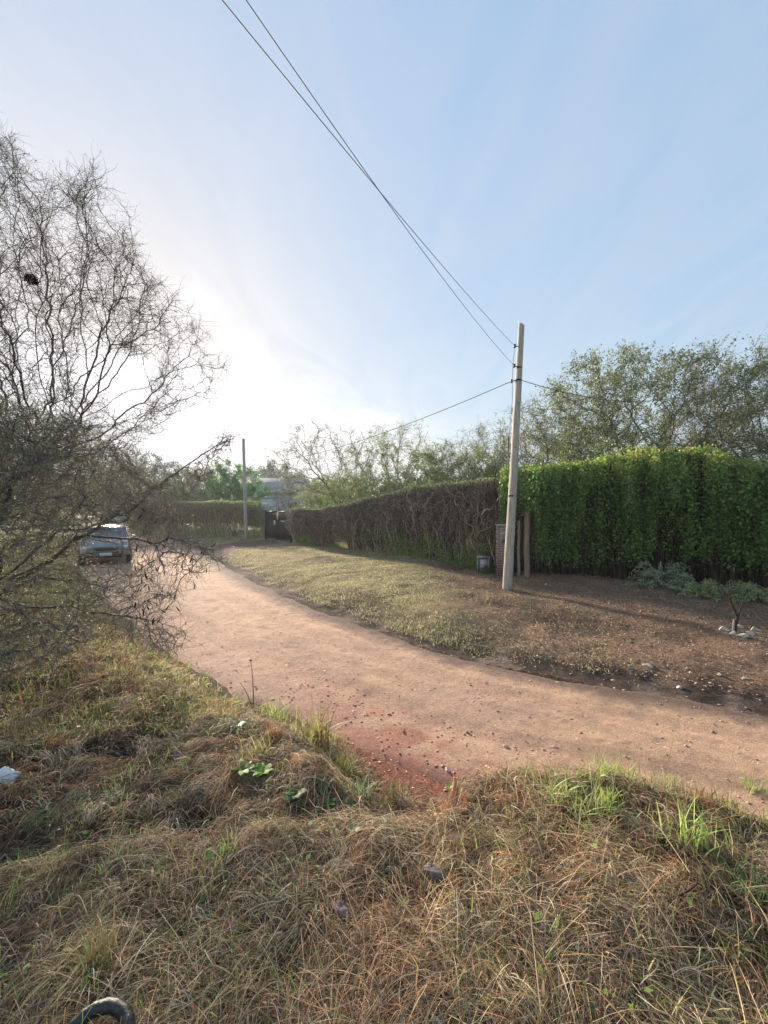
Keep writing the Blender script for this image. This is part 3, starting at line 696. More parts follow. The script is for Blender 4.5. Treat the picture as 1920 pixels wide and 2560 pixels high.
def green_hedge():
    rg = np.random.default_rng(31)
    Ltot = arc(np.array(GH))[-1]
    root = thing('green_hedge', 'tall hedge smothered in hanging bright green creeper with yellow leaves along the top', 'hedge', (0, 0, 0))
    # strands of leaves hanging
    nc_ = 260; cs = rg.uniform(0, Ltot, nc_); cdep = rg.normal(size=nc_) * .16; cbot = rg.random(nc_) ** 2.2; cwid = rg.uniform(.03, .085, nc_)
    ns = 3600; ci = rg.integers(0, nc_, ns); s = cs[ci] + rg.normal(size=ns) * cwid[ci]
    fr_ = rg.random(ns) < .42; s[fr_] = rg.uniform(0, Ltot, fr_.sum()); s = np.clip(s, 0, Ltot - .01); q_, nr = along(GH, s); x = q_[:, 0]
    top = np.interp(x, GTOP_X, GTOP_Z) + (fbm(s, 0 * s, .8, 71) - .5) * .45 - .14
    lump = (fbm(s, 0 * s + 3, 1.3, 72, 3) - .5) * .7
    gap = lambda x_, z_: (np.exp(-((x_ - 4.12) / .24) ** 2) * sst(2.35, 2.0, z_) * 1.3 + np.exp(-((x_ - 6.35) / .10) ** 2) * sst(2.5, 2.2, z_) * .85 + np.exp(-((x_ - 7.35) / .35) ** 2) * sst(2.6, 2.2, z_) * .65 + np.exp(-((x_ - 6.1) / .1) ** 2) * sst(1.4, 1.1, z_) * .7 + np.exp(-((x_ - 8.25) / .13) ** 2) * sst(1.4, 1.0, z_) + np.exp(-((x_ - 9.6) / .3) ** 2) * sst(1.1, .8, z_) + (vnoise(x_, z_ * .2, .16, 75) > .72) * .8 * sst(3.3, 2.6, z_))
    bot = .5 + .3 * fbm(s, 0 * s + 9, .5, 73, 2) + 1.7 * cbot[ci] * (~fr_) + .4 * rg.random(ns)
    k = 44; tt = np.linspace(0, 1, k)[None] + rg.uniform(-.5, .5, (ns, k)) / k
    roofd = rg.uniform(0, 1.5, ns)
    # each strand starts on the roof behind the face, comes forward, then falls
    z = top[:, None] - np.clip(tt, 0, 1) * (top - bot)[:, None]
    drop = (top[:, None] - z)
    layer = rg.random(ns) ** 1.5 * .55
    lump2 = (vnoise(s[:, None] + 0 * z, z * .35, .5, 76) - .5) * .6 + (vnoise(s[:, None] + 0 * z, z * .22, .19, 77) - .5) * .5
    dep = .12 + (cdep[ci] * (~fr_))[:, None] + lump[:, None] * .6 + lump2 - layer[:, None] + .32 * (1 - np.exp(-drop / .22)) - .12 * sst(.8, 3, drop)
    xy = q_[:, None] + nr[:, None] * dep[..., None]
    P = np.dstack([xy, z]).reshape(-1, 3); P = P + rg.normal(size=P.shape) * np.array([.035, .035, .03])
    g_ = gap(P[:, 0], P[:, 2]); kp = rg.random(len(P)) > g_; P = P[kp]
    # roof
    nrf = 30000; s2 = rg.uniform(0, Ltot, nrf); q2, n2 = along(GH, s2); dpt = rg.random(nrf) * 1.9
    tz = np.interp(q2[:, 0], GTOP_X, GTOP_Z) - .14 + (fbm(s2, dpt, .8, 71) - .5) * .4 + (fbm(s2, dpt * 1.5, .3, 78, 2) - .5) * .45 - .15 * (dpt - .6) ** 2 + .05
    Rf = np.c_[q2 + n2 * (.35 - dpt)[:, None], tz - rg.random(nrf) * .12]
    Rf[:, 2] += (rg.random(nrf) < .05) * rg.random(nrf) * .22
    allP = np.concatenate([P, Rf]); nl = len(allP)
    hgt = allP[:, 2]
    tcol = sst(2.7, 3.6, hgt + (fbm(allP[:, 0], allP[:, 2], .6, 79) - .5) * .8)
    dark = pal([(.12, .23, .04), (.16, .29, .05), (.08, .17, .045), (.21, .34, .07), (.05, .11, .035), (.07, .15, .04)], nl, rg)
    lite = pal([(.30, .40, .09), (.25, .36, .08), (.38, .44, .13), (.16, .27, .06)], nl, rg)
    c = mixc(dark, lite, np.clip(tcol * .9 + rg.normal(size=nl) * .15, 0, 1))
    yel = (rg.random(nl) < (.006 + .34 * sst(2.6, 3.4, hgt) * np.exp(-((allP[:, 0] - 7.0) / 1.3) ** 2) * (vnoise(allP[:, 0], hgt, .35, 85) > .45)))
    c[yel] = pal([(.42, .36, .07), (.48, .40, .10), (.36, .36, .09)], yel.sum(), rg)
    _, n3 = along(GH, rg.uniform(0, Ltot, 4)); nv = np.array([-.47, -.88, .35])
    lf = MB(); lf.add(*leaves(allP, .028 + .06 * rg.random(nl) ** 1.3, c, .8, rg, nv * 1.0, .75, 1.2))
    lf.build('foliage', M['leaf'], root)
    # the woody interior: vertical and tangled stems
    nst = 2600; s = rg.uniform(0, Ltot, nst); q_, nr = along(GH, s); dd = rg.uniform(-1.0, -.15, nst)
    zt = np.interp(q_[:, 0], GTOP_X, GTOP_Z) - .1
    kk = 7; t = np.linspace(0, 1, kk)[None]
    z = .3 + (zt[:, None] - .3) * t
    xy = q_[:, None] + nr[:, None] * dd[:, None, None] + np.cumsum(rg.normal(size=(nst, kk, 2)) * .06, 1)
    st = MB(); st.add(*tubes(np.dstack([xy, z]), np.full((nst, kk), .01) * rg.uniform(.5, 2.2, (nst, 1)), 4, pal([(.05, .04, .03), (.08, .06, .045)], nst, rg)))
    st.build('stems', M['bark'], root)
    # backing sheets for the inner vine mass, coloured near black as its shade
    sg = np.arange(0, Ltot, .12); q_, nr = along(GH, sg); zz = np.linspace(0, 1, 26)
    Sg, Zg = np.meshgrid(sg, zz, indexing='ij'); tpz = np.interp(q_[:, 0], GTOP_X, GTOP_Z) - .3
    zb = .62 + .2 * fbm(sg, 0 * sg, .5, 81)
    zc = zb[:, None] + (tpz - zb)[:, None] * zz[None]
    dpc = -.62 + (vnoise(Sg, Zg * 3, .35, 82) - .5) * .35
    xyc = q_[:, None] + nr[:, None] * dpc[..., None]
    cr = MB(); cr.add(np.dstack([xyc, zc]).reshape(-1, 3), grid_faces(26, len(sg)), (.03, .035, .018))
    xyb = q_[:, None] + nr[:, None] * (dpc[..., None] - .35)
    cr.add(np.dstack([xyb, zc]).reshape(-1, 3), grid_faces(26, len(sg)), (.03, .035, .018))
    cr.build('dark_backing', M['ground'], root)
    # trunks standing in the gap beneath the hedge
    for (xx, r_) in ((4.95, .06), (5.9, .05), (6.38, .07), (7.3, .05), (8.25, .07), (9.2, .06), (10.6, .07)):
        ss = np.interp(xx, np.array(GH)[:, 0], arc(np.array(GH))); q_, nr = along(GH, np.array([ss])); b = q_[0] - nr[0] * .25
        z0 = hz(b[0], b[1]) - .05
        pts = [(b[0] + .18 * math.sin(k * 1.1 + xx), b[1] + .05 * math.sin(k * 2), z0 + k * .4) for k in range(7)]
        V, F = one_tube(pts, np.linspace(r_, r_ * .6, 7), 8); mm = MB(); mm.add(V, F, (.09, .07, .055)); mm.build('trunk', M['bark'], root, True)
    # pale dry strands beside the wooden post
    ns = 150; x0 = rg.uniform(4.0, 4.55, ns); kk = 8; t = np.linspace(0, 1, kk)[None]
    zt = rg.uniform(2.1, 2.5, ns); zb = rg.uniform(.45, 1.5, ns)
    z = zt[:, None] + (zb - zt)[:, None] * t
    yy = np.interp(x0, np.array(GH)[:, 0], np.array(GH)[:, 1]) - rg.uniform(.0, .35, ns)
    xs = x0[:, None] + np.cumsum(rg.normal(size=(ns, kk)) * .018, 1); ys = yy[:, None] + np.cumsum(rg.normal(size=(ns, kk)) * .015, 1)
    ds = MB(); ds.add(*tubes(np.dstack([xs, ys, z]), np.full((ns, kk), .005), 3, pal([(.24, .17, .12), (.17, .12, .09), (.32, .25, .18)], ns, rg)))
    tag(ds.build('dry_strands', M['straw'], root), 'pale dry vine strands hanging in the opening beside the post')
green_hedge()

def dry_hedge(name, label, path, topf, seed, nst, green, base_lift=.0, cols=None, green_cap=1.0, low_open=.6):
    rg = np.random.default_rng(seed); Lt = arc(np.array(path))[-1]
    root = thing(name, label, 'hedge', (0, 0, 0))
    s = rg.uniform(0, Lt, nst); q_, nr = along(path, s)
    gz = height(q_[:, 0], q_[:, 1]); tp = topf(s)
    kk = 9; t = np.linspace(0, 1, kk)[None]
    z0 = np.where(rg.random(nst) < .22, gz, gz + (tp - gz) * rg.uniform(.25, .85, nst)); z1 = gz + (tp - gz) * rg.uniform(.55, 1.0, nst)
    z1 = np.maximum(z1, z0 + .3); z1 = np.minimum(z1, tp + .02)
    z = z0[:, None] + (z1 - z0)[:, None] * t + rg.normal(size=(nst, kk)) * .03
    hole = (vnoise(s[:, None] + 0 * z, z * .8, .55, seed + 21) > .58) & (z < gz[:, None] + .45 * (tp - gz)[:, None])
    zcut = hole.mean(1) < .30; sel = zcut
    s, q_, nr, gz, tp, z = s[sel], q_[sel], nr[sel], gz[sel], tp[sel], z[sel]; nst = len(s)
    bul = .25 * np.sin(np.clip((z - gz[:, None]) / (tp - gz)[:, None], 0, 1) * math.pi * .85) + .15 * (vnoise(s[:, None] + 0 * z, z, .6, seed) - .5)
    dep = bul - rg.random(nst)[:, None] ** 1.3 * .75 + np.cumsum(rg.normal(size=(nst, kk)) * .03, 1)
    side = np.cumsum(rg.normal(size=(nst, kk)) * .085, 1) + rg.normal(size=(nst, 1)) * .55 * t * (rg.random((nst, 1)) < .7)
    tg = np.c_[-nr[:, 1], nr[:, 0]]
    xy = q_[:, None] + nr[:, None] * dep[..., None] + tg[:, None] * side[..., None]
    vc = cols or [(.22, .15, .13), (.34, .26, .22), (.07, .05, .045), (.56, .47, .40), (.24, .20, .14), (.10, .07, .06)]
    m = MB(); m.add(*tubes(np.dstack([xy, z]), (.004 + .018 * rg.random((nst, 1)) ** 2.4) * np.linspace(1.15, .7, kk)[None], 4, pal(vc, nst, rg)))
    # fine curly tendrils
    nf = int(nst * 1.9); s = rg.uniform(0, Lt, nf); q_, nr = along(path, s); gz = height(q_[:, 0], q_[:, 1]); tp = topf(s)
    fr = rg.random(nf) ** .6; zc = gz + (tp - gz) * (.2 + .8 * fr); 
    d = norm(rg.normal(size=(nf, 3)) * [1, .8, 1]); pts = [np.c_[q_ + nr * (.28 * np.sin(fr * math.pi * .85) - rg.random(nf) * .4)[:, None], zc]]
    for k in range(5): d = norm(d + rg.normal(size=(nf, 3)) * .5); pts.append(pts[-1] + d * .09)
    Pf = np.stack(pts, 1); tpz = topf(s)[:, None]; Pf[..., 2] = np.minimum(Pf[..., 2], tpz + .04)
    m.add(*tubes(Pf, np.full(Pf.shape[:2], .0042), 3, pal(vc, nf, rg)))
    m.build('vine_stems', M['bark'], root)
    # dry leaves still hanging
    nl = int(nst * 2.6); s = rg.uniform(0, Lt, nl); q_, nr = along(path, s); gz = height(q_[:, 0], q_[:, 1]); tp = topf(s)
    fr = 1 - rg.random(nl) ** 1.5 * .95
    nfl = vnoise(s, fr * 2.5, .35, seed + 3); kp = (nfl > .35 + .25 * (1 - fr)); 
    P = np.c_[q_ + nr * (.22 * np.sin(fr * math.pi * .85) - rg.random(nl) * .5)[:, None], gz + (tp - gz) * fr - .02][kp]
    lf = MB(); lf.add(*leaves(P, rg.uniform(.02, .05, len(P)), pal([(.11, .08, .06), (.16, .115, .08), (.08, .06, .045)], len(P), rg), .7, rg, None, 1, .6))
    lf.build('dry_leaves', M['leaf'], root)
    # green growth: a thin cap on top and patches low down
    nc = int(4600 * Lt / 13 * green_cap); s = rg.uniform(0, Lt, nc); q_, nr = along(path, s)
    dpt = rg.uniform(-.8, .35, nc)
    P = np.c_[q_ + nr * dpt[:, None], topf(s) + rg.random(nc) * .07 + (rg.random(nc) < .06) * rg.random(nc) * .22 - .08 * np.clip(dpt, 0, 1) - .05 + .05 * fbm(s, dpt, .4, 5)]
    ngr = int(green * Lt); s = rg.uniform(0, Lt, ngr); q_, nr = along(path, s); gz = height(q_[:, 0], q_[:, 1]); fr = rg.random(ngr) ** 1.4 * low_open
    kp = vnoise(s, fr * 2, .9, seed + 9) > .5
    Pg = np.c_[q_ + nr * rg.uniform(-.7, .22, ngr)[:, None], gz + (topf(s) - gz) * fr][kp]
    P = np.concatenate([P, Pg])
    gl = MB(); gl.add(*leaves(Pg, rg.uniform(.03, .07, len(Pg)), pal([(.30, .44, .12), (.36, .46, .15), (.22, .33, .10)], len(Pg), rg), .7, rg)); P = P[:len(P) - len(Pg)]; gl.add(*leaves(P, rg.uniform(.03, .07, len(P)), pal([(.20, .31, .09), (.22, .29, .10), (.13, .20, .08), (.26, .29, .14)], len(P), rg), .7, rg))
    tag(gl.build('green_growth', M['leaf'], root), 'green leaves along the top and in low patches')
    return root
DH = [(3.55, 12.35), (1.6, 14.5), (-.2, 16.5), (-2.5, 18.85), (-4.75, 21.1)]
dL = arc(np.array(DH))[-1]
dry_hedge('dry_vine_hedge', 'long brown hedge of tangled leafless vines between the gate and the tall pole', DH,
          lambda s: np.interp(s, [0, .3 * dL, .5 * dL, .72 * dL, .8 * dL, dL], [3.12, 3.05, 2.75, 2.32, 2.24, 2.28]) + (fbm(s, 0 * s, .9, 91, 3) - .5) * .24, 41, 5600, 5200, green_cap=1.5)
LH = [(-7.35, 24.4), (-8.4, 25.4), (-11, 26.9), (-15, 29.6), (-21, 35), (-30, 47)]
lL = arc(np.array(LH))[-1]
dry_hedge('hedge', 'olive brown clipped hedge beyond the gate, running behind the slim pole', LH,
          lambda s: np.interp(s, [0, .6, 2, 5, lL], [2.1, 2.5, 2.72, 2.75, 2.6]) + (fbm(s, 0 * s, 1.2, 93, 3) - .5) * .2, 42, 5200, 2600, cols=[(.20, .17, .10), (.26, .21, .13), (.13, .11, .07), (.32, .27, .18)], green_cap=1.6, low_open=1.0)

# ------------------------------------------------------------------ poles and wires
def pole(name, label, base, top, r0, r1, squared=False, seed=0):
    b = np.array(base); root = thing(name, label, 'utility pole', base)
    d = np.array(top) - b; k = 22; t = np.linspace(0, 1, k); rg = np.random.default_rng(seed)
    pts = d[None] * t[:, None] + np.c_[np.cumsum(rg.normal(size=k) * .003), np.cumsum(rg.normal(size=k) * .003), 0 * t]
    pts[0, 2] -= .12
    sides = 14; rr = r0 + (r1 - r0) * t
    V, F = one_tube(pts, rr, sides)
    V = V * 1.0
    ang = np.tile(np.arange(sides), k); V[:, 0] += .006 * np.sin(ang * 2.3 + seed); 
    V[-sides:, 2] += np.where(np.arange(sides) < 6, .09, 0) + rg.uniform(-.02, .03, sides)      # split, ragged head
    n = len(V); m = MB(); m.add(V, F, (.4, .38, .34)); m.add(V[-sides:], [list(range(sides))], (.2, .2, .2))
    m.build('shaft', M['concrete_pole'] if not squared else M['wood_grey'], root, False)
    return root, pts
PB = gpx(1268, 1474); YT = PB[1]
PT = ((1302 - 960) / 1000 * YT, YT, CAMZ + (1272 - 816) / 1000 * YT)
tall, tp_ = pole('utility_pole', 'tall weathered pole leaning slightly beside the green hedge, with three wires tied to it', PB, PT, .115, .066, False, 1)
def on_pole(v):
    f = (CAMZ + (1272 - v) / 1000 * YT - PB[2]) / (PT[2] - PB[2]); return np.array(PB) + (np.array(PT) - np.array(PB)) * f
def spool(p, parent, off=(0, 0, 0), dirv=(-1, -.3, 0)):
    d = norm(np.array(dirv, float)); p = np.array(p) - np.array(parent.location)
    e = p + d * .16
    V, F = one_tube([p, e], .012, 6); m = MB(); m.add(V, F, (.1, .1, .1)); m.build('bracket', M['dark_metal'], parent)
    prof = [(-.045, .02), (-.035, .04), (-.015, .024), (.015, .024), (.035, .04), (.045, .02)]
    V, F = one_tube([e + np.array([0, 0, z]) for z, _ in prof], [r for _, r in prof], 10); m = MB(); m.add(V, F, (.1, .1, .1)); m.build('insulator', M['ceramic'], parent, True)
    return e + np.array(parent.location)
a1 = spool(on_pole(868), tall); a2 = spool(on_pole(918), tall, dirv=(-1, -.5, 0)); a3 = spool(on_pole(952), tall, dirv=(-.8, .3, 0))
# strap round the pole where the service wires meet
for v, dx in ((880, -.03), (1010, .02), (1120, -.02), (1300, .03)):      # old bolt heads
    c = on_pole(v) - np.array(PB); rr0 = .115 - .049 * c[2] / (PT[2] - PB[2]); V, F = one_tube([c + [dx, -rr0 + .012, 0], c + [dx, -rr0 - .012, 0]], .014, 8); m = MB(); m.add(V, F, (.1,) * 3); m.add(V[-8:], [list(range(8))], (.1,) * 3); m.build('bolt', M['dark_metal'], tall)
for v in (952, 921, 1240):
    c = on_pole(v) - np.array(PB); V, F = one_tube([c + [0, 0, -.022], c + [0, 0, .022]], .120 - .049 * c[2] / (PT[2] - PB[2]), 14); m = MB(); m.add(V, F, (.1, .1, .1)); m.build('strap', M['dark_metal'], tall)
# cable running down the pole
pts = [a1 + [0, 0, -.03], a2 + [-.04, 0, 0], on_pole(1000) + [-.14, -.05, 0], on_pole(1100) + [-.16, -.02, 0], on_pole(1180) + [-.13, -.02, 0]]
pts = [np.array(p) - np.array(PB) for p in pts]; V, F = one_tube(pts, .006, 5); m = MB(); m.add(V, F, (.1, .1, .1)); m.build('down_cable', M['wire'], tall)
def wire(name, label, a, b, sag, r=.008, group=None, n=48):
    a = np.array(a, float); b = np.array(b, float); t = np.linspace(0, 1, n)
    P = a + (b - a) * t[:, None]; P[:, 2] -= 4 * sag * t * (1 - t)
    V, F = one_tube(P - a, r, 5); m = MB(); m.add(V, F, (.05, .05, .05)); o = m.build(name, M['wire']); o.location = a
    return tag(o, label, 'wire', group)
# two long wires climbing from the tall pole over the camera to the next pole behind
wire('overhead_wire', 'overhead wire tied to the uppermost insulator of the tall leaning pole', a1, (-11.0, -14.0, 6.5), .85, .0040, 'overhead wires')
wire('overhead_wire', 'overhead wire tied to the second insulator down on the tall leaning pole', a2, (-8.5, -10.0, 8.75), 1.15, .0040, 'overhead wires')
SB = gpx(615, 1347); ST = (SB[0] + .0, SB[1], CAMZ + (1272 - 1100) / 1000 * SB[1]); ST = ((609 - 960) / 1000 * SB[1], SB[1], ST[2])
small, _ = pole('utility_pole', 'slim plain pole standing on the grass beside the gate', SB, ST, .115, .085, False, 2)
e3 = (SB[0] * .3 + ST[0] * .7, SB[1], SB[2] * .3 + ST[2] * .7 + .4)
wire('service_wire', 'service wire dropping from the tall pole towards the slim pole by the gate', a3, e3, .55, .009, 'service wires')
wire('service_wire', 'service wire leaving the tall pole in front of the acacia above the green hedge', on_pole(952) + np.array([.1, 0, 0]), (11.5, 15.5, 6.6), .35, .009, 'service wires')
TB = (-25.5, 46.5, hz(-25.5, 46.5)); TT = (-25.5, 46.5, 2.25 + .112 * 46.5)
third, _ = pole('utility_pole', 'thin distant pole half hidden by the thorny shrub, a pale wire at its side', TB, TT, .11, .08, False, 3)
wire('service_wire', 'pale short wire stretching from the thin distant pole', (-25.4, 46.4, 6.35), (-20.6, 40, 6.2), .1, .02, 'service wires')
# thin rod behind the tall pole
rb = (4.65, 15.0, .38); V, F = one_tube([(0, 0, 0), (.02, 0, 2.3), (.0, 0, 4.55)], [.03, .028, .022], 7); m = MB(); m.add(V, F, (.1, .1, .1)); o = m.build('metal_rod', M['dark_metal']); o.location = rb
tag(o, 'thin dark rod sticking up just behind the tall pole, above the hedge', 'rod')

# ------------------------------------------------------------------ gate, brick pillar, meter box, post
GA = np.array((-4.98, 21.35)); GB = np.array((-7.05, 24.0)); gl_ = np.linalg.norm(GB - GA); ga = math.atan2(*(GB - GA)[::-1])
gz0 = .5 * (hz(*GA) + hz(*GB))
gate = thing('metal_gate', 'black sheet metal double gate with a small white notice, at the end of the driveway', 'gate', (GA[0], GA[1], gz0), ga)
H_ = 1.68
def gb(name, c, s, mat=None, parent=gate):
    m = MB(); V, F = box(c, s); m.add(V, F, (.1, .1, .1)); return m.build(name, mat or M['dark_metal'], parent)
for k in range(2):
    x0 = .04 + k * gl_ / 2; wd = gl_ / 2 - .06
    leaf = MB()
    for (c, s) in (((x0 + wd / 2, 0, .08), (wd, .05, .05)), ((x0 + wd / 2, 0, H_ - .02), (wd, .05, .05)), ((x0 + wd / 2, 0, 1.12), (wd, .05, .05)), ((x0 + .02, 0, H_ / 2 + .03), (.045, .055, H_ - .1)), ((x0 + wd - .02, 0, H_ / 2 + .03), (.045, .055, H_ - .1))):
        leaf.add(*box(c, s), (.1, .1, .1))
    for j in range(1, 22): leaf.add(*box((x0 + wd * j / 22, 0, 1.40), (.030, .02, .52)), (.1, .1, .1))
    fr = leaf.build('gate_leaf', M['dark_metal'], gate)
    sh = MB(); 
    npn = 12
    for j in range(npn): sh.add(*box((x0 + .045 + (wd - .09) * (j + .5) / npn, .004 * (j % 2), .61), ((wd - .09) / npn, .012, .98)), (.1, .1, .1))
    sh.build('sheet_panel', M['dark_metal'], fr)
gb('gate_post', (-.05, 0, H_ / 2), (.1, .1, H_ + .12)); gb('gate_post', (gl_ + .06, 0, H_ / 2), (.12, .12, H_ + .05))
gb('notice', (gl_ * .62, -.035, 1.02), (.20, .012, .24), M['white'])
# camera sees the side facing the road: which is local -y or +y; put the notice on the road side
for ch in gate.children:
    if ch.name.startswith('notice'): ch.location = (0, .07, 0)

# brick pillar with meter boxes beside the tall pole
def brick_mat():
    m, t, b = mat_new('red_brick'); tc = t.nodes.new('ShaderNodeTexCoord')
    mpn = t.nodes.new('ShaderNodeMapping'); mpn.inputs['Rotation'].default_value = (R(90), 0, 0); t.links.new(tc.outputs['Object'], mpn.inputs[0])
    br = t.nodes.new('ShaderNodeTexBrick'); br.inputs['Color1'].default_value = (.26, .13, .10, 1); br.inputs['Color2'].default_value = (.20, .12, .10, 1); br.inputs['Mortar'].default_value = (.33, .29, .27, 1)
    br.inputs['Scale'].default_value = 1; br.inputs['Brick Width'].default_value = .24; br.inputs['Row Height'].default_value = .07; br.inputs['Mortar Size'].default_value = .012
    t.links.new(mpn.outputs[0], br.inputs[0]); t.links.new(br.outputs[0], b.inputs['Base Color']); b.inputs['Roughness'].default_value = .9
    bp = t.nodes.new('ShaderNodeBump'); bp.inputs['Distance'].default_value = .01; bp.inputs['Strength'].default_value = .6; bp.invert = True
    t.links.new(br.outputs['Fac'], bp.inputs['Height']); t.links.new(bp.outputs[0], b.inputs['Normal'])
    return m
M['brick'] = brick_mat()
bx_, by_ = 3.55, 11.75; bz_ = hz(bx_, by_)
pil = thing('brick_pillar', 'low red brick pillar with a grey meter box, half hidden behind the tall pole', 'pillar', (bx_, by_, bz_), R(-8))
m = MB(); m.add(*box((0, 0, .72), (.46, .36, 1.5)), (.3, .2, .2)); m.build('pillar_body', M['brick'], pil)
m = MB(); m.add(*box((0, 0, 1.495), (.50, .40, .05)), (.3, .3, .3)); m.build('cap', M['concrete'], pil)
m = MB(); m.add(*box((-.02, -.19, 1.12), (.26, .05, .34)), (.3, .3, .3)); mbx = m.build('meter_box', M['concrete'], pil)
m = MB(); m.add(*box((-.02, -.222, 1.12), (.19, .012, .25)), (.3, .3, .3)); m.build('box_window', M['glass'], mbx)
cx_, cy_ = gpx(1208, 1430)[:2]; cz_ = hz(cx_, cy_)
cab = thing('utility_box', 'small grey concrete housing with a pale metal door, at the foot of the dry hedge', 'utility box', (cx_, cy_, cz_), R(-10))
m = MB(); m.add(*box((-.27, 0, .28), (.06, .3, .6)), (.3, .3, .3)); m.add(*box((.27, 0, .28), (.06, .3, .6)), (.3, .3, .3)); m.add(*box((0, 0, .60), (.66, .34, .06)), (.3, .3, .3)); m.add(*box((0, .13, .28), (.50, .04, .58)), (.3, .3, .3)); m.build('housing', M['concrete'], cab)
m = MB(); m.add(*box((.02, -.10, .29), (.40, .03, .46)), (.3, .3, .3)); m.build('metal_door', flat_mat('pale_metal', (.50, .50, .50), .6, .1), cab); cab.scale = (.62, .7, .78)
# wooden posts in the opening of the green hedge
for i, (u, v, zt, r_, lb) in enumerate(((1317, 1441, 2.3, .085, 'thick weathered wooden post framed by dry vine strands in the green hedge'), (1297, 1439, 1.9, .045, 'thin grey wooden post between the tall pole and the thick wooden post'))):
    x, y, z = gpx(u, v); pts = [(.01 * math.sin(k * 1.7), 0, k * (zt - z) / 6 - (.06 if k == 0 else 0)) for k in range(7)]
    V, F = one_tube(pts, np.linspace(r_, r_ * .85, 7), 10); V[:, 0] += .006 * np.sin(np.arange(len(V)) * 2.1)
    m = MB(); m.add(V, F, (.2, .2, .2)); m.add(V[-10:], [list(range(10))], (.2, .2, .2)); o = m.build('wooden_post', M['wood_grey']); o.location = (x, y, z); tag(o, lb, 'post')

# ------------------------------------------------------------------ house
hx, hy = -13.2, 48.0; hz0 = hz(hx, hy)
house = thing('house', 'pale house with a grey pitched roof and square chimney seen beyond the gate', 'house', (hx, hy, hz0), R(18))
def hb(name, c, s, mat, parent=house): m = MB(); m.add(*box(c, s), (.4, .4, .4)); return m.build(name, mat, parent)
hb('wall', (0, 0, 1.8), (7.4, 6.0, 3.6), M['wall_pale'])
# gable ends and roof
rm = MB(); e = .35; W2, D2, ez, rz_ = 3.7 + e, 3.0 + e, 3.55, 5.3
Vr = np.array([[-W2, -D2, ez], [W2, -D2, ez], [W2, 0, rz_], [-W2, 0, rz_], [W2, D2, ez], [-W2, D2, ez]]); th = np.array([0, 0, .14])
Vr = np.r_[Vr, Vr + th]
rm.add(Vr, [[0, 1, 2, 3], [3, 2, 4, 5], [6, 9, 8, 7], [9, 11, 10, 8], [0, 6, 7, 1], [5, 4, 10, 11], [0, 3, 9, 6], [3, 5, 11, 9], [1, 7, 8, 2], [2, 8, 10, 4]], (.2, .2, .2)); roof = rm.build('roof', M['roof_grey'], house)
gm = MB(); 
for sx in (-3.68, 3.68): gm.add([[sx, -2.98, 3.6], [sx, 2.98, 3.6], [sx, 0, 5.15]], [[0, 1, 2]], (.4, .4, .4))
gm.build('gable', M['wall_pale'], house)
hb('chimney', (-2.3, -.6, 5.2), (.75, .75, 1.6), M['wall_pale'], roof); hb('chimney_cap', (-2.3, -.6, 6.05), (.95, .95, .12), M['wall_pale'], roof)
for (wx, ww, wh, wz) in ((-2.2, 1.2, 1.1, 2.0), (2.2, 1.2, 1.1, 2.0)):
    f = hb('window', (wx, -3.02, wz), (ww + .16, .08, wh + .16), M['white']); hb('pane', (wx, -3.07, wz), (ww, .03, wh), M['glass'], f)
hb('door', (.2, -3.03, 1.1), (1.0, .08, 2.2), M['white'])
wg = thing('garden_wall', 'whitewashed garden wall standing in front of the house, next to the gate', 'wall', (-9.6, 33.5, hz(-9.6, 33.5)), R(25))
m = MB(); m.add(*box((0, 0, 1.35), (1.3, .25, 2.7)), (.6, .6, .65)); m.build('wall_panel', flat_mat('whitewash', (.48, .50, .54), .9), wg)
m = MB(); m.add(*box((0, 0, 2.74), (1.42, .35, .08)), (.6, .6, .65)); m.build('coping', M['concrete'], wg)
m = MB(); m.add(*box((1.9, 0, .95), (2.4, .25, 1.9)), (.6, .6, .65)); m.build('low_panel', M['wall_pale'], wg)

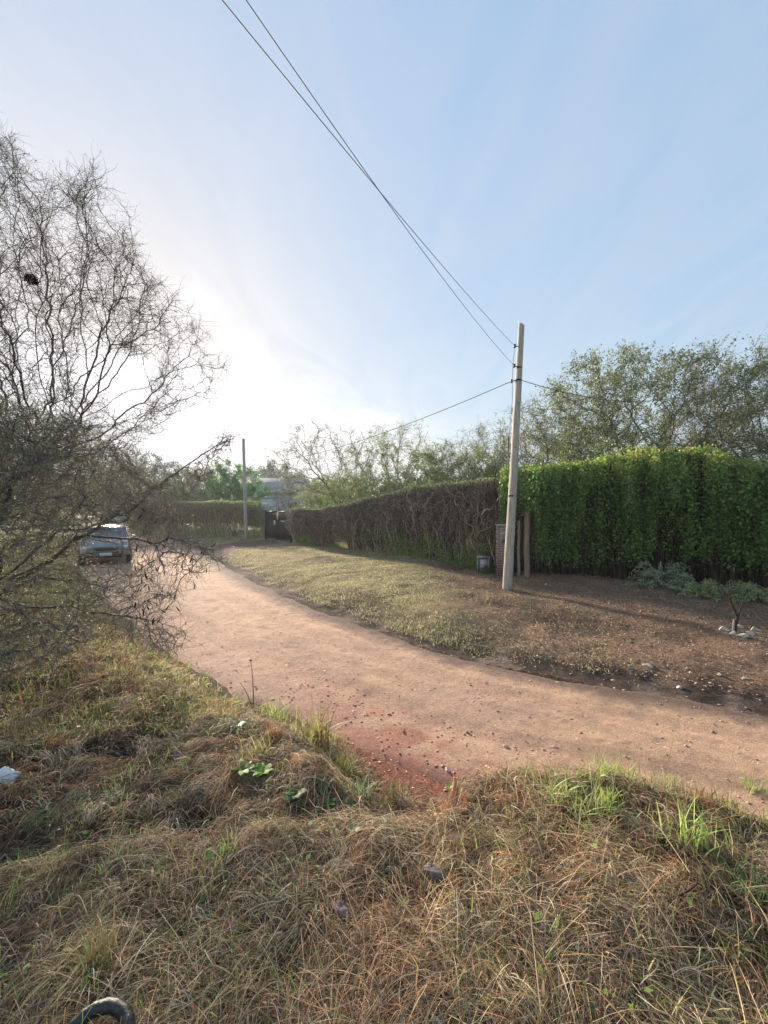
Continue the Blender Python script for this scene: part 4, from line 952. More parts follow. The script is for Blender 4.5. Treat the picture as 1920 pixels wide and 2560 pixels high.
# ------------------------------------------------------------------ cars
CARP = {}
def car(label, loc, rz, paint, kind='silver'):
    root = thing('parked_car' if kind == 'far' else 'car', label, 'car', loc, rz)
    # local +x forward. sections: (x, zlow, zbelt, half width belt)
    # body shell lofted along x; ring in (y,z)
    st = [(-2.05, .45, .80, .70, .80), (-1.98, .30, .98, .80, .98), (-1.5, .26, 1.04, .86, 1.04), (-.8, .25, 1.02, .88, 1.02), (0, .25, 1.0, .88, 1.0), (.8, .25, .98, .88, .98), (1.05, .26, .97, .87, .98), (1.5, .27, .92, .85, .95), (1.9, .30, .80, .79, .86), (2.08, .42, .66, .66, .70)]
    V = []; 
    for (x, zl, zb, wd, zc) in st:
        V += [(x, -wd * .86, zl), (x, -wd * .99, zl + .14), (x, -wd, (zl + zb) / 2), (x, -wd * .97, zb - .05), (x, -wd * .84, zb + (zc - zb) * .6 + .015), (x, -wd * .4, zc + .035), (x, 0, zc + .045), (x, wd * .4, zc + .035), (x, wd * .84, zb + (zc - zb) * .6 + .015), (x, wd * .97, zb - .05), (x, wd, (zl + zb) / 2), (x, wd * .99, zl + .14), (x, wd * .86, zl)]
    n = 13; F = []
    for i in range(len(st) - 1):
        for j in range(n): a = i * n + j; b = i * n + (j + 1) % n; F.append([a, b, b + n, a + n])
    m = MB(); m.add(V, F, (.5, .5, .5)); m.add(V[:n], [list(range(n))[::-1]], (.5,) * 3); m.add(V[-n:], [list(range(n))], (.5,) * 3)
    body = m.build('body', paint, root, True)
    # cabin: roof + pillars
    cab = [(-1.75, 1.03, .76), (-1.25, 1.45, .66), (-.2, 1.50, .66), (.45, 1.44, .64), (1.08, .99, .76)]
    rf = MB(); Vc = []
    for (x, z, wd) in cab[1:4]: Vc += [(x, -wd, z - .05), (x, -wd * .85, z), (x, 0, z + .035), (x, wd * .85, z), (x, wd, z - .05)]
    Fc = []
    for i in range(2):
        for j in range(4): a = i * 5 + j; Fc.append([a, a + 1, a + 6, a + 5])
    rf.add(Vc, Fc, (.5,) * 3)
    for sy in (-1, 1):
        for (a, b, r_) in (((.47, sy * .635, 1.40), (1.10, sy * .76, .98), .035), ((-.2, sy * .66, 1.44), (-.25, sy * .82, 1.0), .035), ((-1.25, sy * .66, 1.40), (-1.72, sy * .76, 1.02), .06)):
            V2, F2 = one_tube([a, b], r_, 6); rf.add(V2, F2, (.5,) * 3)
    rf.build('cabin_roof', paint, root, True)
    g_ = M['glass']
    q = lambda name, pts: MB().add(pts, [[0, 1, 2, 3]], (.1,) * 3).build(name, g_, root)
    q('windscreen', [(.46, -.62, 1.41), (.46, .62, 1.41), (1.08, .74, 1.0), (1.08, -.74, 1.0)]); q('rear_window', [(-1.27, -.62, 1.40), (-1.27, .62, 1.40), (-1.74, .72, 1.04), (-1.74, -.72, 1.04)])
    for sy in (-1, 1):
        q('side_window', [(.42, sy * .648, 1.38), (-.2, sy * .665, 1.43), (-.25, sy * .84, 1.0), (1.0, sy * .80, .99)])
        q('side_window', [(-.22, sy * .665, 1.43), (-1.2, sy * .668, 1.39), (-1.6, sy * .80, 1.02), (-.27, sy * .84, 1.0)])
        m = MB(); V2, F2 = box((.95, sy * .97, 1.03), (.12, .2, .15)); m.add(V2, F2, (.3,) * 3); m.build('mirror', paint, root)
        m = MB(); V2, F2 = box((1.95, sy * .60, .69), (.17, .30, .15)); m.add(V2, F2, (.3,) * 3); m.build('headlight', M['lamp'], root)
        for xx in (-1.32, 1.32):
            tt = np.linspace(0, 2 * math.pi, 25)[:-1]
            prof = [(-.09, .20), (-.10, .29), (-.06, .33), (.06, .33), (.10, .29), (.09, .20)]
            Vw = np.array([(xx + r_ * math.cos(a_), sy * .80 + yy, .33 + r_ * math.sin(a_)) for yy, r_ in prof for a_ in tt]); Fw = []
            for i in range(5):
                for j in range(24): Fw.append([i * 24 + j, i * 24 + (j + 1) % 24, (i + 1) * 24 + (j + 1) % 24, (i + 1) * 24 + j])
            whl = MB().add(Vw, Fw, (.1,) * 3).build('wheel', M['rubber'], root, True)
            Vr_ = [(xx, sy * .885, .33)] + [(xx + .20 * math.cos(a_), sy * .87, .33 + .20 * math.sin(a_)) for a_ in tt]; MB().add(Vr_, [[0, 1 + j, 1 + (j + 1) % 24] for j in range(24)], (.3,) * 3).build('rim', M['rim'], whl)
    m = MB(); m.add(*box((2.03, 0, .42), (.20, 1.46, .22)), (.1,) * 3); m.build('bumper', M['dark_plastic'], root)
    m = MB(); m.add(*box((2.05, 0, .64), (.08, .80, .12)), (.1,) * 3); m.build('grille', M['dark_plastic'], root)
    m = MB(); m.add(*box((2.14, 0, .44), (.015, .40, .13)), (.1,) * 3); m.build('number_plate', M['plate'], root)
    return root
M['lamp'] = flat_mat('headlamp', (.6, .62, .65), .1, .3); M['rim'] = flat_mat('alloy', (.45, .45, .47), .3, .8); M['dark_plastic'] = flat_mat('dark_plastic', (.03, .03, .033), .5); M['plate'] = flat_mat('plate', (.5, .5, .5), .5)
silver = flat_mat('silver_paint', (.20, .20, .21), .25, .35, .5, coat=.7); whitep = flat_mat('white_paint', (.72, .74, .78), .3, 0, .5, coat=.6)
car('silver car coming round the bend of the dirt road, seen through the twigs', (-12.15, 17.45, .015), math.atan2(-.82, .57), silver)
car('small white car standing far off beside the green field', (-47, 72, hz(-47, 72)), R(-20), whitep, 'far')

# ------------------------------------------------------------------ stones, litter, tyre
def rock(name, label, loc, size, col, seed, cat='stone', group=None, flat=.6):
    rg = np.random.default_rng(seed)
    import bmesh
    bm = bmesh.new(); bmesh.ops.create_icosphere(bm, subdivisions=3, radius=1)
    V = np.array([v.co[:] for v in bm.verts]); F = np.array([[v.index for v in f.verts] for f in bm.faces]); bm.free()
    for _ in range(9):                                   # facet it with random cuts
        nn_ = norm(rg.normal(size=3)); dcut = rg.uniform(.4, .8); dd = V @ nn_ - dcut; V = V - np.clip(dd, 0, None)[:, None] * nn_
    V = V * np.array([1, rg.uniform(.7, 1), flat]) * size
    m = MB(); m.add(V, F, pal([col], 1, rg, .08)[0]); o = m.build(name, M['stone'], None, False); o.location = (loc[0], loc[1], loc[2] + size * flat * .12); o.rotation_euler = (rg.normal() * .2, rg.normal() * .2, rg.uniform(0, 6))
    return tag(o, label, cat, group)
for i, (u, v, s, lb) in enumerate(((1815, 1577, .12, 'pale stone at the left end of the ring round the bare sapling'), (1836, 1586, .11, 'pale stone second from the left in the ring round the bare sapling'), (1858, 1593, .13, 'pale stone nearest to the road in the ring round the bare sapling'), (1877, 1586, .09, 'smaller pale stone of the sapling ring, just right of the one nearest the road'), (1890, 1577, .13, 'long pale stone at the right end of the ring round the bare sapling'), (1850, 1568, .07, 'smallest pale stone, behind the stem of the bare sapling'))):
    x, y, z = gpx(u, v); rock('stone', lb, (x, y, z), s * .8, (.56, .49, .40), 300 + i, group='stones round the sapling')
for i, (u, v, s, c, lb) in enumerate(((1621, 1668, .07, (.56, .47, .40), 'pale angular stone on the far edge of the road, the largest there'),
        (1575, 1672, .05, (.42, .37, .34), 'small pinkish stone beside the largest pale stone on the far road edge'), (1703, 1722, .042, (.54, .46, .38), 'pale stone lying on the road surface near its far edge'),
        (1366, 1462, .05, (.5, .48, .45), 'pale pebble on the soil between the tall pole and the green hedge'), (848, 1484, .05, (.6, .58, .55), 'white pebble at the foot of the grassy verge by the dark road edge'),
        (972, 1800, .032, (.32, .20, .15), 'dark clod at the top of the red soil patch'), (1010, 1848, .03, (.34, .18, .14), 'dark reddish clod in the middle of the red soil patch'),
        (1168, 1842, .030, (.30, .19, .14), 'dark clod on the road beside the red soil patch'), (1120, 1944, .034, (.62, .55, .50), 'pale stone at the bottom of the red soil patch'),
        (1266, 1880, .034, (.60, .44, .34), 'flat pinkish stone on the road above the spiky grass clump'), (1800, 1690, .05, (.42, .33, .28), 'greyish stone among rubble on the far road edge'),
        (1868, 1700, .045, (.48, .40, .34), 'light stone among rubble close to the frame edge'), (1085, 2208, .062, (.15, .12, .12), 'dark grey stone sitting in the dry straw'), (850, 2300, .06, (.20, .16, .15), 'brownish stone half sunk in the straw near the bottom'))):
    x, y, z = gpx(u, v); zf = .03 if v > 2200 else 0; z = surf([x], [y], [z])[0]
    rock('stone', lb, (x, y, z + zf), s, c, 330 + i, group='loose stones')
# rubble along the far gutter
rg = np.random.default_rng(66)
def rubble():
    m = MB(); n = 2600
    x = rg.uniform(-3.5, 6.5, n); y = rg.uniform(3, 13, n); df, dn = planar(x, y)
    k = (df > -.25) & (df < .9) & ((x > 1.2) | (rg.random(n) < .35)); x, y = x[k], y[k]; z = height(x, y)
    x2 = rg.uniform(2.5, 9, 3500); y2 = rg.uniform(3, 11, 3500); d2, _ = planar(x2, y2); k = (d2 > .8) & (rg.random(3500) < .35); 
    x = np.r_[x, x2[k]]; y = np.r_[y, y2[k]]; z = height(x, y); n = len(x)
    xr = rg.uniform(-4, 5, 9000); yr = rg.uniform(2.6, 12, 9000); dr, nr_ = planar(xr, yr); k = (dr < -.1) & (nr_ < np.where(np.abs(xr - .15) < .9, .45, -.05)) & (rg.random(9000) < np.where((np.abs(xr - .1) < 1.3) & (nr_ > -.9), .9, .30)); 
    zr = surf(xr[k], yr[k]); sz = np.r_[rg.uniform(.006, .03, n) * (1 + 1.0 * (rg.random(n) < .04)), rg.uniform(.004, .016, k.sum()) * (1 + .6 * (rg.random(k.sum()) < .06))]
    x = np.r_[x, xr[k]]; y = np.r_[y, yr[k]]; z = np.r_[z, zr]; N_ = len(x)
    octv = np.array([[1, 0, 0], [-1, 0, 0], [0, 1, 0], [0, -1, 0], [0, 0, 1], [0, 0, -1.]]); of = np.array([[0, 2, 4], [2, 1, 4], [1, 3, 4], [3, 0, 4], [2, 0, 5], [1, 2, 5], [3, 1, 5], [0, 3, 5]])
    V = octv[None] * sz[:, None, None] * rg.uniform(.5, 1.4, (N_, 6, 3)) * np.array([1.25, .9, .36]); a = rg.uniform(0, 6.28, N_); ca, sa = np.cos(a)[:, None], np.sin(a)[:, None]
    V = np.stack([V[..., 0] * ca - V[..., 1] * sa, V[..., 0] * sa + V[..., 1] * ca, V[..., 2]], -1) + np.c_[x, y, z + .003][:, None]
    F = (np.arange(N_)[:, None, None] * 6 + of[None]).reshape(-1, 3)
    cc = pal([(.28, .21, .18), (.36, .29, .25), (.20, .14, .12), (.27, .18, .15), (.12, .09, .08)], N_, rg); cc[n:] = pal([(.34, .20, .15), (.44, .25, .18), (.22, .14, .11), (.50, .32, .24)], N_ - n, rg)
    m.add(V.reshape(-1, 3), F, np.repeat(cc, 6, 0)); o = m.build('rubble', M['stone']); tag(o, 'loose gravel and clods scattered over the road and its far edge', 'rubble', kind='stuff')
rubble()
def specks():
    rg = np.random.default_rng(67); n = 60000; x = rg.uniform(-9, 6, n); y = rg.uniform(2.5, 16, n); d1, d2 = planar(x, y)
    k = (d1 < -.05) & (d2 < -.05) & (rg.random(n) < .35 + .5 * sst(.45, .7, fbm(x, y, .8, 68))); x, y = x[k], y[k]; n = len(x)
    sz = rg.uniform(.004, .011, n) * (1 + 1.3 * (rg.random(n) < .05)); a = rg.normal(size=n) * .5 - .5; K = 6; th = np.arange(K) * 2 * math.pi / K
    rr_ = sz[:, None] * rg.uniform(.5, 1.3, (n, K)); px2 = rr_ * np.cos(th) * 1.7; py2 = rr_ * np.sin(th) * .8
    V = np.stack([x[:, None] + px2 * np.cos(a)[:, None] - py2 * np.sin(a)[:, None], y[:, None] + px2 * np.sin(a)[:, None] + py2 * np.cos(a)[:, None], np.repeat(surf(x, y)[:, None], K, 1) - .002], -1)
    top = np.c_[x, y, V[:, 0, 2] + sz * .45]; V = np.concatenate([V, top[:, None]], 1).reshape(-1, 3); b = np.arange(n)[:, None, None] * 7
    F = (b + np.array([[i, (i + 1) % K, 6] for i in range(K)])[None]).reshape(-1, 3)
    m = MB(); m.add(V, F, np.repeat(pal([(.46, .29, .20), (.38, .24, .17), (.52, .35, .25), (.26, .17, .13), (.70, .52, .38)], n, rg), 7, 0)); tag(m.build('gravel', M['stone']), 'fine grit and crumbs of earth pressed into the dirt road', 'gravel', kind='stuff')
specks()
# crumpled white bag
def crumple():
    x, y, z = gpx(8, 1962)
    k = 22; u_, v_ = np.meshgrid(np.linspace(-1, 1, k), np.linspace(-1, 1, k)); r_ = np.sqrt(u_ ** 2 + v_ ** 2)
    zz = .07 * np.exp(-(r_ / .75) ** 2) + .07 * np.abs(fbm(u_ * 1, v_, .5, 5, 3) - .5) - .03 * r_; u_ = u_ * (.75 + .5 * fbm(v_, u_, .6, 8)); v_ = v_ * (.75 + .6 * fbm(u_, v_, .6, 9))
    xx = u_ * .08 * (1 - .12 * np.abs(v_)) + .015 * (fbm(u_, v_ + 7, .4, 6) - .5); yy = v_ * .052
    m = MB(); m.add(np.c_[xx.ravel(), yy.ravel(), zz.ravel()], grid_faces(k, k), (.7, .7, .72)); o = m.build('plastic_bag', M['white'])
    o.location = (x, y, z + .05); o.rotation_euler = (.15, 0, .2); s = o.modifiers.new('s', 'SOLIDIFY'); s.thickness = .002
    tag(o, 'crumpled white plastic bag lying in the dry grass at the edge', 'bag')
crumple()
def tyre():
    x, y, z = gpx(212, 2700)
    a = np.linspace(-.35, math.pi + .5, 40); Rr = .110
    P = np.c_[Rr * np.cos(a) * .95, Rr * np.sin(a) * .85, .02 * np.sin(a) - .005]
    rr = .018 * (1 + .05 * np.sin(np.arange(40) * 2.1)); rr[0] *= .5; rr[-1] *= .4
    m = MB(); V, F = one_tube(P, rr, 14); m.add(V, F, (.02,) * 3); o = m.build('rubber_hoop', M['rubber'], None, True); o.location = (x, y, z + .055); o.rotation_euler = (R(6), 0, R(-14))
    tag(o, 'curved piece of black rubber tyre sticking out of the grass at the bottom corner', 'tyre')
tyre()

# ------------------------------------------------------------------ sapling and feathery plants by the green hedge
def sapling():
    x, y, z = gpx(1843, 1578); root = thing('sapling', 'small bare sapling with two crooked dark branches inside a ring of stones', 'tree', (x, y, z)); sc_ = y / 1000
    pp = lambda u, v, dy=0: ((u - 1843) * sc_, dy, (1578 - v) * sc_)
    m = MB()
    for pts, r_ in (([pp(1840, 1582), pp(1841, 1562), pp(1846, 1543)], (.03, .026, .024)), ([pp(1846, 1543), pp(1836, 1528, -.03), pp(1825, 1510, -.05), pp(1815, 1492, -.08), pp(1800, 1478, -.1), pp(1788, 1462, -.12)], (.022, .02, .018, .015, .011, .006)),
                    ([pp(1846, 1543), pp(1858, 1530, .05), pp(1863, 1518, .05), pp(1861, 1505, .02)], (.017, .014, .011, .006)), ([pp(1806, 1484, -.1), pp(1820, 1474, -.02), pp(1834, 1471, .03)], (.009, .007, .004)), ([pp(1846, 1545), pp(1842, 1530, .04), pp(1843, 1515, .06)], (.012, .008, .004))):
        V, F = one_tube(pts, list(r_), 8); m.add(V, F, (.06, .045, .04))
    m.build('trunk', M['bark'], root, True)
    V, F = one_tube([pp(1835, 1584), pp(1837, 1548)], [.016, .014], 6); m = MB(); m.add(V, F, (.3, .3, .3)); tag(m.build('stake', M['concrete'], root), 'pale grey stake against the stem')
sapling()
def feathery(name, u, v, sp, h, n, seed, cols, label, lean=(0, 0)):
    rg = np.random.default_rng(seed); x, y, z = gpx(u, v); sp *= 1.35; h *= 1.9; n = int(n * 1.3); root = thing(name, label, 'plant', (x, y, z))
    az = rg.uniform(0, 6.28, n); el = rg.uniform(.12, .95, n); Ls = sp * rg.uniform(.5, 1.1, n); k = 8; t = np.linspace(0, 1, k)[None]
    dx = (np.cos(az) * np.cos(el))[:, None] * Ls[:, None] * t + lean[0] * t ** 2; dy = (np.sin(az) * np.cos(el))[:, None] * Ls[:, None] * t * .8
    dzv = h * (np.sin(el))[:, None] * (1.35 * t - .95 * t ** 2.2) * rg.uniform(.6, 1.1, (n, 1))
    P = np.dstack([dx, dy, dzv]); m = MB(); m.add(*tubes(P, np.full((n, k), .004), 3, pal([(.12, .11, .07)], n, rg))); m.build('stems', M['bark'], root)
    lp = pts_on(P, n * 42, rg, .3); lf = MB(); lf.add(*leaves(lp, rg.uniform(.05, .10, len(lp)), pal(cols, len(lp), rg), .22, rg, None, 1, 1.3)); lf.build('foliage', M['leaf'], root)
FE = [(.44, .50, .33), (.36, .43, .29), (.52, .56, .36)]
feathery('feathery_plant', 1650, 1466, .72, .75, 60, 401, FE, 'grey-green feathery plant arching out of the hedge foot, the bluest and largest of its kind')
feathery('feathery_plant', 1750, 1488, .55, .48, 46, 402, [(.50, .56, .27), (.42, .48, .24)], 'yellow-green feathery plant between the blue-green one and the bare sapling')
feathery('feathery_plant', 1900, 1500, .8, .50, 56, 403, [(.48, .53, .26), (.40, .45, .23)], 'feathery plant beyond the bare sapling at the frame edge')
feathery('weed_clump', 1228, 1432, .42, .34, 40, 404, [(.12, .18, .06), (.16, .21, .08)], 'low leafy weeds around the foot of the brick pillar')

# ------------------------------------------------------------------ grasses
def scatter(n, r0, r1, az0, az1, rg):
    r = np.exp(rg.uniform(math.log(r0), math.log(r1), n)); a = rg.uniform(az0, az1, n)
    return r * np.sin(a), r * np.cos(a), r
def lying(n, r0, r1, rg, cols, wts, len_rng, wid, lift, tangle=.9, filt=None, az=(-1.15, 1.1), col_noise=None, zoff=0, curl=.9):
    x, y, r = scatter(n, r0, r1, az[0], az[1], rg); df, dn = planar(x, y); ok = (dn > .12)
    if filt is not None: ok &= filt(x, y, r, dn, rg)
    ok &= rg.random(len(x)) < .3 + .7 * sst(.34, .50, fbm(x, y, .42, 78, 3))
    x, y, r, dn = x[ok], y[ok], r[ok], dn[ok]; n = len(x)
    base_ang = fbm(x, y, .45, 77, 2) * 12.0
    ang = base_ang + rg.normal(size=n) * tangle; Ls = rg.uniform(*len_rng, n) * (.5 + .8 * rg.random(n)); K = 6; t = np.linspace(0, 1, K)
    curv = rg.normal(size=n) * curl
    th = ang[:, None] + curv[:, None] * t[None] + (rg.normal(size=n) * .6 * (rg.random(n) < .4))[:, None] * (t[None] > rg.random((n, 1)))
    st = Ls[:, None] / (K - 1)
    xs = x[:, None] + np.c_[np.zeros(n), np.cumsum(np.cos(th[:, :-1]) * st, 1)]; ys = y[:, None] + np.c_[np.zeros(n), np.cumsum(np.sin(th[:, :-1]) * st, 1)]
    zg = height(xs.ravel(), ys.ravel()).reshape(xs.shape)
    layer = rg.random(n) ** 1.6 * lift; tilt = rg.normal(size=n) * .10
    zs = zg + zoff + .004 + layer[:, None] + (.015 + .10 * Ls * rg.random(n))[:, None] * np.sin(t * math.pi)[None] + (tilt * Ls)[:, None] * (t - .3)[None]
    zs = np.maximum(zs, zg + .002)
    P = np.dstack([xs, ys, zs]); W = (wid * rg.uniform(.5, 1.5, n) * np.maximum(1, r / 2.2))[:, None] * (1 - .75 * t ** 2)[None]
    T = norm(np.gradient(P, axis=1)); S = norm(np.cross(T, norm(np.array([0, 0, 1.]) + rg.normal(size=(n, 3)) * .5)[:, None]))
    c = pal(cols, n, rg, .22, wts)
    if col_noise is not None: c = col_noise(c, x, y, rg)
    return strips(P, W, S, c)
def patch(c, x, y, rg):
    f = fbm(x, y, .8, 88, 3); g2 = fbm(x, y, .5, 89, 2)
    return np.clip(c * (.42 + .92 * sst(.35, .65, f))[:, None] * (np.array([1, 1, 1]) + (g2 - .5)[:, None] * np.array([.25, 0, -.3])), .004, .8)
rg = np.random.default_rng(71)
STR = [(.42, .29, .18), (.28, .165, .10), (.13, .075, .05), (.52, .40, .27), (.36, .30, .24), (.05, .032, .025), (.36, .18, .085)]
STW = [1.7, 2.8, 3.2, .9, .9, 3.0, 1.4]
def trailf(x, y, r, dn, rg): return rg.random(len(x)) > .85 * np.exp(-((x - .12) / .33) ** 2) * sst(2.3, 2.9, y) * sst(1.1, .5, dn)
straw = MB()
straw.add(*lying(170000, 1.0, 8.5, rg, STR, STW, (.03, .12), .0009, .032, 1.7, trailf, col_noise=patch, curl=.45))
straw.add(*lying(42000, .95, 5.5, rg, STR, [3, 2, 1, 2.4, 1.5, .5, .8], (.08, .24), .0009, .055, 1.4, trailf, col_noise=patch, curl=.3))
straw.add(*lying(4500, .95, 3.6, rg, [(.38, .27, .14), (.44, .34, .21), (.34, .20, .09)], None, (.2, .42), .0010, .085, .8, lambda x, y, r, dn, g_: (x > .1) | (g_.random(len(x)) < .4), curl=.15))
straw.add(*lying(9000, .95, 5.5, rg, [(.25, .17, .10), (.33, .25, .16), (.15, .10, .06), (.42, .36, .27)], None, (.04, .11), .0032, .05, 1.6, trailf))     # broad dead blades
straw.add(*lying(26000, .95, 8.5, rg, [(.14, .18, .06), (.20, .22, .09), (.24, .24, .13)], None, (.05, .16), .0012, .06, 1.5, lambda x, y, r, dn, g_: (fbm(x, y, .5, 44, 3) > .47) & trailf(x, y, r, dn, g_), curl=.5))
def mats(nc, per, rg):
    cx, cy, r = scatter(nc, 1.0, 6.5, -1.15, 1.1, rg); _, dn = planar(cx, cy); k = (dn > .2) & (rg.random(nc) > .9 * np.exp(-((cx - .12) / .33) ** 2) * (cy > 2.3)); cx, cy, r = cx[k], cy[k], r[k]; nc = len(cx)
    d0 = rg.uniform(0, 6.28, nc); col0 = pal([(.40, .29, .18), (.30, .19, .11), (.20, .12, .075), (.46, .37, .26), (.27, .25, .12), (.36, .20, .10)], nc, rg)
    i = np.repeat(np.arange(nc), per); n = len(i); sc_ = np.clip(r[i] / 2.5, .8, 2)
    ang = d0[i] + rg.normal(size=n) * .38; Ls = rg.uniform(.06, .2, n) * sc_; K = 6; t = np.linspace(0, 1, K)[None]; th = ang[:, None] + (rg.normal(size=n) * .3)[:, None] * t + (rg.normal(size=n) * .6 * (rg.random(n) < .35))[:, None] * (t > rg.random((n, 1)))
    x0 = cx[i] + rg.normal(size=n) * .022 * sc_; y0 = cy[i] + rg.normal(size=n) * .022 * sc_; st = Ls[:, None] / (K - 1)
    xs = x0[:, None] + np.c_[np.zeros(n), np.cumsum(np.cos(th[:, :-1]) * st, 1)]; ys = y0[:, None] + np.c_[np.zeros(n), np.cumsum(np.sin(th[:, :-1]) * st, 1)]
    zg = height(xs.ravel(), ys.ravel()).reshape(xs.shape); hh = rg.random(n)[:, None] * .045 * sc_[:, None]
    zs = zg + .006 + hh * np.sin(np.clip(t * 1.25, 0, 1) * math.pi) ** .8 + rg.random((n, 1)) * .02
    P = np.dstack([xs, ys, zs]); W = (.0010 * rg.uniform(.5, 1.6, n) * np.maximum(1, r[i] / 2.2))[:, None] * (1 - .8 * t ** 2); T = norm(np.gradient(P, axis=1)); S = norm(np.cross(T, norm(np.array([0, 0, 1.]) + rg.normal(size=(n, 3)) * .5)[:, None]))
    return strips(P, W, S, np.clip(col0[i] * (1 + rg.normal(size=(n, 1)) * .22), .004, .8))
straw.add(*mats(1500, 60, np.random.default_rng(72)))
tag(straw.build('dry_grass', M['straw']), 'matted dry brown straw covering the near roadside bank', 'grass', kind='stuff')

def upright(x, y, z, n_per, h, spread, wid, cols, rg, wts=None, K=6, droop=.5, root_r=.03, var=.2):
    n = len(x) * n_per; X0 = np.repeat(x, n_per) + rg.normal(size=n) * root_r; Y0 = np.repeat(y, n_per) + rg.normal(size=n) * root_r; Z0 = np.repeat(z, n_per) - .01
    hh = np.repeat(np.broadcast_to(h, x.shape), n_per) * rg.uniform(.45, 1.15, n); a = rg.uniform(0, 2 * math.pi, n); sp = spread * rg.uniform(.1, 1.2, n)
    t = np.linspace(0, 1, K)[None]
    out = (hh * sp)[:, None] * t ** 1.6; up = hh[:, None] * (t - droop * (sp * .6)[:, None] * t ** 2.5)
    P = np.dstack([X0[:, None] + np.cos(a)[:, None] * out, Y0[:, None] + np.sin(a)[:, None] * out, Z0[:, None] + up])
    W = (np.repeat(np.broadcast_to(wid, x.shape), n_per) * rg.uniform(.6, 1.4, n))[:, None] * (1 - .92 * t ** 1.8)
    tw = a + rg.normal(size=n) * .8; S = np.c_[-np.sin(tw), np.cos(tw), 0 * tw][:, None]
    return strips(P, W, S, pal(cols, n, rg, var, wts))
GRN = [(.25, .38, .09), (.34, .46, .12), (.42, .48, .18), (.17, .28, .08), (.48, .45, .22)]
# thin green shoots spread through the straw, and taller growth on the left
gm_ = MB()
x, y, r = scatter(9500, 1.0, 10, -1.15, 1.1, rg); df, dn = planar(x, y); f = fbm(x, y, .55, 90, 3)
ok = (dn > .2) & (f > .48) & (rg.random(len(x)) < .5 + .45 * sst(-.4, -2.2, x)); x, y, r = x[ok], y[ok], r[ok]
gm_.add(*upright(x, y, height(x, y), 5, .07 + .06 * rg.random(len(x)), .8, .0021 * np.maximum(1, r / 2.2), GRN, rg))
x, y, r = scatter(9000, 4.0, 16, -1.2, -.35, rg); df, dn = planar(x, y); ok = (dn > .15); x, y, r = x[ok], y[ok], r[ok]
gm_.add(*upright(x, y, height(x, y), 8, .05 + .14 * fbm(x, y, .5, 95), 1.1, .0016 * np.maximum(1, r / 2.2), GRN + [(.34, .22, .12), (.26, .16, .09), (.42, .31, .18)], rg, [.5, .7, .5, .5, .7, 2.2, 2.0, 1.6]))
x, y, r = scatter(3000, 2.6, 7, -1.0, .9, rg); df, dn = planar(x, y); ok = (dn > .02) & (dn < .55) & ~((np.abs(x - .25) < .55)); x, y, r = x[ok], y[ok], r[ok]
gm_.add(*upright(x, y, height(x, y), 9, .09 + .07 * rg.random(len(x)), .8, .0018 * np.maximum(1, r / 2.2), GRN + [(.30, .20, .10), (.33, .24, .13)], rg, [1, 1.2, 1, .5, 1.2, 1.5, 1.4]))
tag(gm_.build('green_grass', M['leaf']), 'scattered green grass shoots growing through the straw bank', 'grass', kind='stuff')
# standing dry fringe
dm = MB(); x, y, r = scatter(3800, 1.1, 9, -1.15, 1.1, rg); df, dn = planar(x, y); f = fbm(x, y, .6, 97, 3); ok = (dn > .05) & ((f > .5) | (dn < .35)) & ~((np.abs(x - .12) < .4) & (y > 2.3)); x, y, r = x[ok], y[ok], r[ok]
dm.add(*upright(x, y, height(x, y), 8, .06 + .09 * rg.random(len(x)), 1.1, .0012 * np.maximum(1, r / 2.2), STR, rg, STW))
tag(dm.build('standing_dry_grass', M['straw']), 'short upright brown grass stubble on the near bank', 'grass', kind='stuff')
# weedy leaves
wm = MB(); x, y, r = scatter(26000, 1.1, 14, -1.2, 1.0, rg); df, dn = planar(x, y); f = fbm(x, y, .6, 98, 3)
ok = (dn > .3) & (f > .56) & (rg.random(len(x)) < np.where(x < -1.2, .8, .10)); x, y, r = x[ok], y[ok], r[ok]
wm.add(*leaves(np.c_[x, y, height(x, y) + rg.uniform(.01, .09, len(x))], rg.uniform(.015, .04, len(x)) * np.maximum(1, r / 4), pal([(.13, .22, .05), (.18, .28, .06), (.09, .16, .06), (.26, .30, .09)], len(x), rg), .6, rg, np.array([0, 0, 1.]), .6))
tag(wm.build('weeds', M['leaf']), 'small broad green weed leaves among the dry grass', 'weeds', kind='stuff')
# verge turf on the far side of the road
vm = MB(); n = 115000
r = np.exp(rg.uniform(math.log(6), math.log(34), n)); a = rg.uniform(-.95, .62, n); x = r * np.sin(a); y = r * np.cos(a); df, dn = planar(x, y)
hedge_y = np.interp(x, [p[0] for p in DH[::-1]], [p[1] for p in DH[::-1]])
grs = sst(2.1, .5, x + (fbm(x, y, 1.3, 99) - .5) * 2.5)
ok = (df > .45 + .25 * (fbm(x, y, .6, 100) - .5)) & (df < 7.5) & (rg.random(n) < np.clip(grs, .07, 1) * np.where(fbm(x, y, .9, 101) > .44, 1, .45)) & (in_drive(x, y) < .4) & (rg.random(n) < sst(8.2, 5.2, df) + .12); x, y, r, df = x[ok], y[ok], r[ok], df[ok]
VG = [(.50, .49, .25), (.60, .56, .33), (.36, .37, .17), (.64, .56, .38), (.48, .36, .24), (.24, .25, .12)]
vm.add(*upright(x, y, height(x, y), 11, np.clip(.005 + .10 * (fbm(x, y, .45, 102, 3) - .15), .02, .09), 1.6, .0014 * np.maximum(1, r / 3), VG, rg, [1.4, 1.5, 1, 1.2, .8, .7], 4, .8, .11))
tag(vm.build('verge_grass', M['leaf']), 'short pale green turf on the raised verge across the road', 'grass', kind='stuff')
